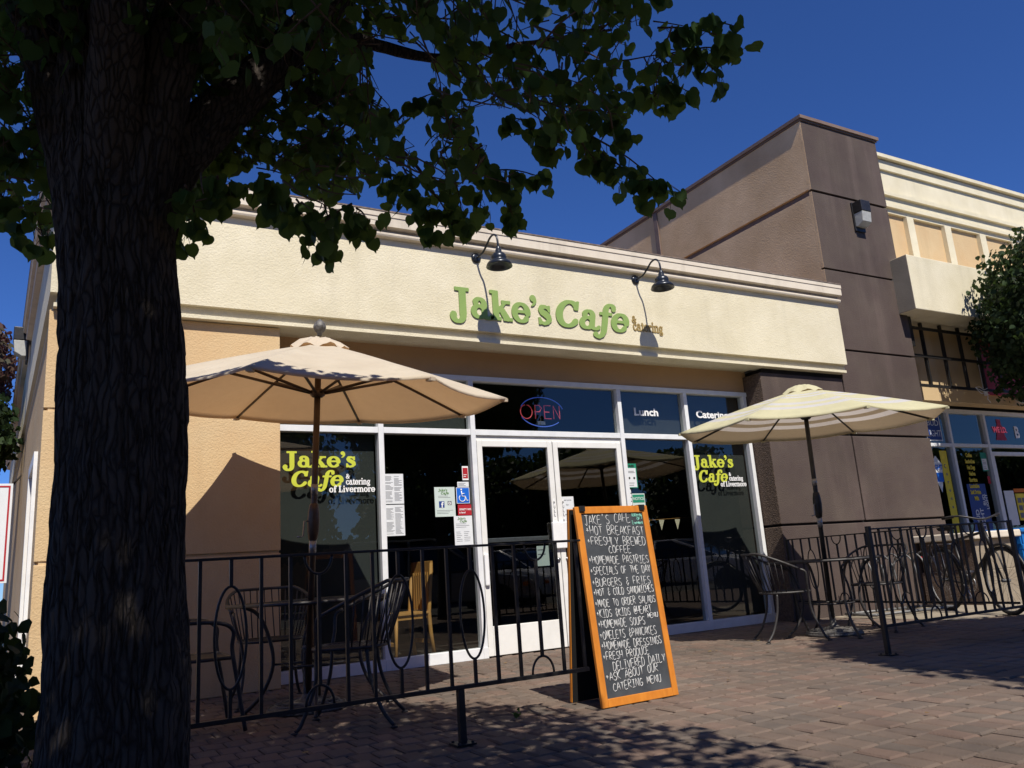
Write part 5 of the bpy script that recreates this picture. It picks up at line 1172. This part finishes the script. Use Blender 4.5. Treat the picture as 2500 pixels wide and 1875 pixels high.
# hanging sprays that reach past the main mass
for (x0, y0, x1, y1, d) in ((640, 430, 700, 540, 2.4), (700, 440, 720, 540, 2.5), (560, 380, 580, 440, 2.5), (600, 400, 640, 470, 2.6), (840, 350, 850, 440, 2.6), (870, 360, 905, 450, 2.5), (1050, 370, 1035, 470, 2.7), (1100, 380, 1105, 490, 2.7), (980, 380, 1000, 470, 2.6), (430, 430, 400, 510, 2.4), (500, 390, 500, 425, 2.5), (1250, 280, 1340, 400, 2.6), (1360, 400, 1450, 400, 2.5), (1385, 200, 1440, 225, 2.7), (1490, 60, 1600, 60, 2.7), (1480, 110, 1560, 170, 2.7), (0, 420, 40, 500, 2.7),(760, 440, 670, 525, 2.3), (770, 450, 800, 500, 2.4), (910, 440, 925, 490, 2.5), (920, 400, 985, 500, 2.5), (1030, 330, 1110, 470, 2.6), (1040, 370, 1190, 390, 2.7), (1180, 250, 1290, 350, 2.5), (1270, 290, 1450, 420, 2.5), (1300, 330, 1400, 430, 2.5),
                            (1400, 180, 1490, 200, 2.6), (1420, 60, 1590, 90, 2.7), (1450, 120, 1600, 110, 2.7), (400, 400, 425, 490, 2.2), (470, 380, 470, 430, 2.3), (560, 380, 610, 450, 2.3), (60, 440, 95, 520, 2.6), (1150, 280, 1100, 260, 2.6), (1180, 270, 1200, 330, 2.4), (1330, 260, 1350, 300, 2.5), (860, 260, 940, 200, 2.6)):
    a = at(x0, y0, d); b = at(x1, y1, d+rl.uniform(-.05, .1)); mid = (a+b)/2+Vector((0, 0, .02)); P = smoothpath([a, mid, b], 4)
    tw.tube(P, lerpr(.0035, .0013, len(P)), 5)
    for p in P[1:]:
        for _ in range(2):
            st = Vector((rl.uniform(-1, 1), rl.uniform(-1, 1), rl.uniform(-1, .1))).normalized()*rl.uniform(.02, .05); q = p+st
            s = .048*rl.uniform(.65, 1.15); tip = Vector((rl.gauss(0, .35), rl.gauss(0, .35), -1)); add_leaf(V, F, q, tip, Vector((-.5+rl.gauss(0, .7), -.8+rl.gauss(0, .7), rl.gauss(0, .5))), s, rl); tw.tube([p, q], .0008, 4, cap=False)
# the rest of the canopy, above and behind the camera
N = 0
while N < 47000:
    a = rl.uniform(0, 2*math.pi); r = rl.random()**.62; x = -.4+2.75*r*math.cos(a); y = .55+2.9*r*math.sin(a)
    top = 5.4-1.5*r*r; z = rl.uniform(2.75+.25*r, top)
    p = Vector((x, y, z)); N += 1
    q = project(p)
    if q and -120 < q[0] < 2300 and q[1] > -40 and not leaf_ok(p): continue
    if q and (p-Vector((0, 0, EYE))).length < 1.7: continue
    if q and q[0] > 620 and q[0] < 2300 and q[1] > -30: continue
    if q and 60 < q[0] < 620 and q[1] > 150 and (p-Vector((0, 0, EYE))).length < 2.5: continue
    if x > .9 and rl.random() < (x-.9)*.55: continue
    if not leaf_ok(p) or not leaf_ok(p-Vector((0, 0, .1))) or not leaf_ok(p+Vector((.07, 0, -.05))): continue
    add_leaf(V, F, p, Vector((rl.gauss(0, .6), rl.gauss(0, .6), -.8)), Vector((rl.gauss(0, 1), rl.gauss(0, 1), rl.gauss(0, 1.2))), rl.uniform(.06, .10), rl, True)
mb = MB(); mb.v = [tuple(v) for v in V]; mb.f = F; mb.mi = [0]*len(F); mb.sm = [False]*len(F)
o = mb.build('crown', MT['leaf'], fixn=False); o.parent = tree; o.matrix_basis = parent_world(tree).inverted()
o = tw.build('twigs', MT['twig'], fixn=False); o.parent = tree; o.matrix_basis = parent_world(tree).inverted()

def leafy(name, label, cat, loc, parts, trunk, leafmat, nleaf, size, seed, group=None):
    """parts: ellipsoids (dx,dy,z,rx,ry,rz)"""
    rnd = random.Random(seed); e = thing(name, label, cat, loc, group=group); V = []; F = []
    tot = sum(p[3]*p[4] for p in parts)
    for p in parts:
        for _ in range(int(nleaf*p[3]*p[4]/tot)):
            d = Vector((rnd.gauss(0, 1), rnd.gauss(0, 1), rnd.gauss(0, 1))).normalized()
            bump = 1+.16*noise.noise(d*2.3+Vector((seed, p[0], 0)))+.08*noise.noise(d*6+Vector((seed, 0, 3)))
            k = (rnd.random()**.22)*bump*rnd.uniform(.88, 1.04); q = Vector((p[0]+d.x*p[3]*k, p[1]+d.y*p[4]*k, p[2]+d.z*p[5]*k))
            if noise.noise(q*1.9+Vector((seed, seed, 0))) < -.34 and rnd.random() < .7: continue
            nr = (d+Vector((rnd.gauss(0, .6), rnd.gauss(0, .6), rnd.gauss(0, .6)))).normalized()
            add_leaf(V, F, q, Vector((rnd.gauss(0, .7), rnd.gauss(0, .7), -.7)), nr, size*rnd.uniform(.6, 1.2), rnd, True)
    mb = MB(); mb.v = [tuple(v) for v in V]; mb.f = F; mb.mi = [0]*len(F); mb.sm = [False]*len(F)
    mb.build('crown' if trunk else 'foliage', leafmat, e, fixn=False)
    if trunk:
        h, r = trunk; m = MB(); m.tube(smoothpath([(0, 0, -.1), (.03, 0, h*.4), (-.02, .03, h*.75), (.05, 0, h+.4)], 5), lerpr(r, r*.55, 16), 12)
        for i in range(5):
            a = 2*math.pi*i/5; m.tube(smoothpath([(0, 0, h*.8), (.35*math.cos(a), .35*math.sin(a), h+.25), (.8*math.cos(a), .8*math.sin(a), h+.9)], 4), lerpr(r*.45, r*.12, 9), 8)
        m.build('trunk', MT['bark'], e)
    return e
rw = random.Random(77); V2 = []; F2 = []
for i in range(110):
    x = rw.uniform(.6, 8.0); y = rw.choice((rw.uniform(2.2, 4.6), rw.uniform(4.2, 6.8), rw.uniform(6.5, 7.1)))
    add_leaf(V2, F2, Vector((x, y, .004+rw.uniform(0, .006))), Vector((rw.gauss(0, 1), rw.gauss(0, 1), rw.uniform(-.1, .15))), Vector((rw.gauss(0, .15), rw.gauss(0, .15), 1)), rw.uniform(.015, .04), rw, True)
mb = MB(); mb.v = [tuple(v) for v in V2]; mb.f = F2; mb.mi = [0]*len(F2); mb.sm = [False]*len(F2)
tag(mb.build('fallen_leaves', mat('dry_leaf', (.2, .12, .05), .8, island=[(.22, .13, .05), (.10, .06, .03), (.28, .20, .07), (.08, .07, .03)]), fixn=False), kind='stuff')
for wx, wy, lab in ((2.25, 4.15, 'tiny weed sprouting between pavers left of the chalkboard'), (5.55, 7.17, 'tiny weed at the foot of the right window frame')):
    V2 = []; F2 = []
    for i in range(14):
        a = rw.uniform(0, 6.3); add_leaf(V2, F2, Vector((wx+.008*math.cos(a), wy+.008*math.sin(a), rw.uniform(.0, .05))), Vector((math.cos(a), math.sin(a), rw.uniform(.4, 2.2))), Vector((-math.cos(a), -math.sin(a), 1)), rw.uniform(.02, .045), rw, True)
    mb = MB(); mb.v = [tuple(v) for v in V2]; mb.f = F2; mb.mi = [0]*len(F2); mb.sm = [False]*len(F2)
    tag(mb.build('weed', mat('weed_leaf', (.10, .17, .04), .7, (.08, .13, .03), 20), fixn=False), lab, 'weed')
leafy('clipped_tree', 'clipped round dark green tree at the right edge before the shops', 'tree', (12.75, 5.50, 0), [(0, 0, 3.78, 1.56, 1.56, 1.50)], (2.6, .11), MT['bushleaf'], 34000, .075, 5)
leafy('street_tree', 'round crowned tree out of frame whose shadow falls on the right pavers', 'tree', (6.5, -.1, 0), [(0, 0, 4.4, 2.2, 2.1, 1.5)], (2.9, .14), MT['leaf'], 45000, .12, 6)
leafy('plum_tree', 'purple leaved tree beyond the left end of the cafe', 'tree', (-1.75, 15.5, 0), [(0, 0, 4.7, 1.0, 1.5, 1.1), (-.3, 0, 3.9, 1.1, 1.4, .8)], (3.0, .10), MT['plumleaf'], 16000, .10, 7)
leafy('street_tree', 'small green tree at the far left below the purple one', 'tree', (-1.2, 13.2, 0), [(0, 0, 3.15, .62, .9, .75), (-.2, 0, 2.3, .5, .7, .4)], (1.8, .07), MT['bushleaf'], 9000, .10, 8)
for i, (x, y, rx, h, lab) in enumerate(((-.62, 3.15, .60, .54, 'dark clipped shrub low at the left edge beside the trunk'), (-.86, 4.7, .66, .60, 'second dark shrub further back at the left edge'), (-1.35, 8.3, .7, .5, 'dark shrub beside the side wall below the parking sign'))):
    leafy('shrub', lab, 'shrub', (x, y, 0), [(0, 0, h*.88, rx, rx, h*.92)], None, MT['bushleaf'], 12000, .05, 20+i, 'shrubs along the left side')
sg = thing('parking_sign', 'white sign plate with red border cut by the left edge', 'sign', (-.62, 9.0, 0))
m = MB(); m.tube([(-.66, 9.02, 0), (-.66, 9.02, 1.95)], .025, 8); bp(m, 'post', MT['silver'], parent=sg)
m = MB(); m.box(-.92, -.40, 8.985, 8.992, 1.0, 1.92); bp(m, 'plate', MT['paper'], bevel=.002, parent=sg)
m = MB(); y = 8.982
for q in ((-.90, -.42, 1.885, 1.90), (-.90, -.42, 1.02, 1.035), (-.90, -.885, 1.036, 1.884), (-.435, -.42, 1.036, 1.884)): m.box(q[0], q[1], y, y+.002, q[2], q[3])
m.poly_extrude([(-.56, y, 1.42), (-.50, y, 1.50), (-.485, y, 1.49), (-.55, y, 1.39)], (0, .002, 0)); bp(m, 'plate_border', MT['red'], parent=sg)

# ================================================================ ACROSS THE LOT (seen in the window reflections)
proto = None; rt = random.Random(9)
for i in range(19):  # far right trees are added to darken the sky mirrored in the shop glass
    x = -6+i*4.3+rt.uniform(-.8, .8); y = -14+rt.uniform(-1, 1)
    if proto is None: o = proto = leafy('lot_tree', 'x', 'tree', (x, y, -.15), [(0, 0, 4.0, 2.4, 2.0, 2.0), (.8, 0, 2.6, 1.6, 1.6, 1.2), (-.9, .3, 3.0, 1.5, 1.5, 1.3)], (2.0, .15), MT['bushleaf'], 9000, .22, 31, 'trees across the parking lot')
    else: o = copy_tree(proto); o.location = (x, y, -.15)
    o.rotation_euler = (0, 0, rt.uniform(0, 6)); k = rt.uniform(.85, 1.2); o.scale = (k, k, k*rt.uniform(.9, 1.15)); o['label'] = 'dark bushy tree in the row across the parking lot'
hd = MB(); hd.box(-14, 46, -17.5, -17, -.15, 2.4); tag(hd.build('lot_wall', MT['tan_wall']), 'long tan wall behind the trees across the parking lot', 'wall')
def car(label, loc, rz, paint, tall):
    e = thing('parked_car', label, 'car', loc, rz); h = tall; L2 = 2.25; w = .9
    prof = [(-L2, .35), (-L2, .75), (-L2+.1, .92), (-1.55, .98), (-1.5, .98), (1.0, .98), (L2-.15, .80), (L2, .62), (L2, .32)]
    m = MB(); m.poly_extrude([(x, -w, z) for x, z in prof], (0, 2*w, 0)); m.build('body', paint, e, bevel=.07)
    cab = [(-2.0 if tall > 1.6 else -1.75, .96), (-1.75 if tall > 1.6 else -1.2, h-.06), (-1.0, h), (.05, h), (.45, h-.1), (1.15, .96)]
    m = MB(); n = len(cab); vs = [(x, -w*(.98 if z < 1 else .80), z) for x, z in cab]+[(x, w*(.98 if z < 1 else .80), z) for x, z in cab]
    m.add(vs, [tuple(range(n)), tuple(range(n, 2*n))[::-1]]+[(i, (i+1) % n, n+(i+1) % n, n+i) for i in range(n)]); m.build('windows', MT['carglass'], e, bevel=.05)
    m = MB(); m.box(-1.7 if tall > 1.6 else -1.15, .08, -w*.78, w*.78, h-.005, h+.035)
    for s in (-1, 1):
        for a, b in ((0, 1), (3, 5)): m.tube([(cab[a][0], s*w*.97, cab[a][1]), (cab[b][0], s*w*.80, cab[b][1])], .035, 6)
        m.tube([(-.55, s*w*.97, .97), (-.5, s*w*.80, h)], .035, 6)
    m.build('roof', paint, e, bevel=.02)
    for x in (-1.4, 1.42):
        for s in (-1, 1):
            m = MB(); m.lathe([(0, -.1), (.2, -.1), (.30, -.11), (.34, -.08), (.34, .08), (.3, .1), (0, .1)], (x, s*(w-.06), .34), M=XZ, n=24); wv = m.build('wheel', MT['rubber'], e)
            m = MB(); m.lathe([(0, -.06), (.19, -.05), (.2, 0)], (x, s*(w+.045), .34), M=(XZ if s < 0 else XZ.inverted()), n=16); m.build('rim', MT['silver'], wv)
    for s in (-1, 1):
        m = MB(); m.box(L2-.14, L2+.005, s*.62-.16, s*.62+.16, .60, .72); m.build('headlight', MT['lens'], e, bevel=.02)
        m = MB(); m.box(L2-.30, L2-.13, s*(w-.03)-.04, s*(w-.03)+.04, .60, .68); m.build('indicator', MT['amber'], e)
    return e
car('grey sport utility car parked across from the cafe', (7.4, -3.0, -.15), rad(14), MT['cargrey'], 1.72)
car('white sedan parked nose in facing the right end of the cafe', (14.9, -2.9, -.15), rad(60), MT['carwhite'], 1.42)
car('white sedan parked nose in facing the cafe doors', (10.9, -4.6, -.15), rad(84), MT['carwhite'], 1.45)
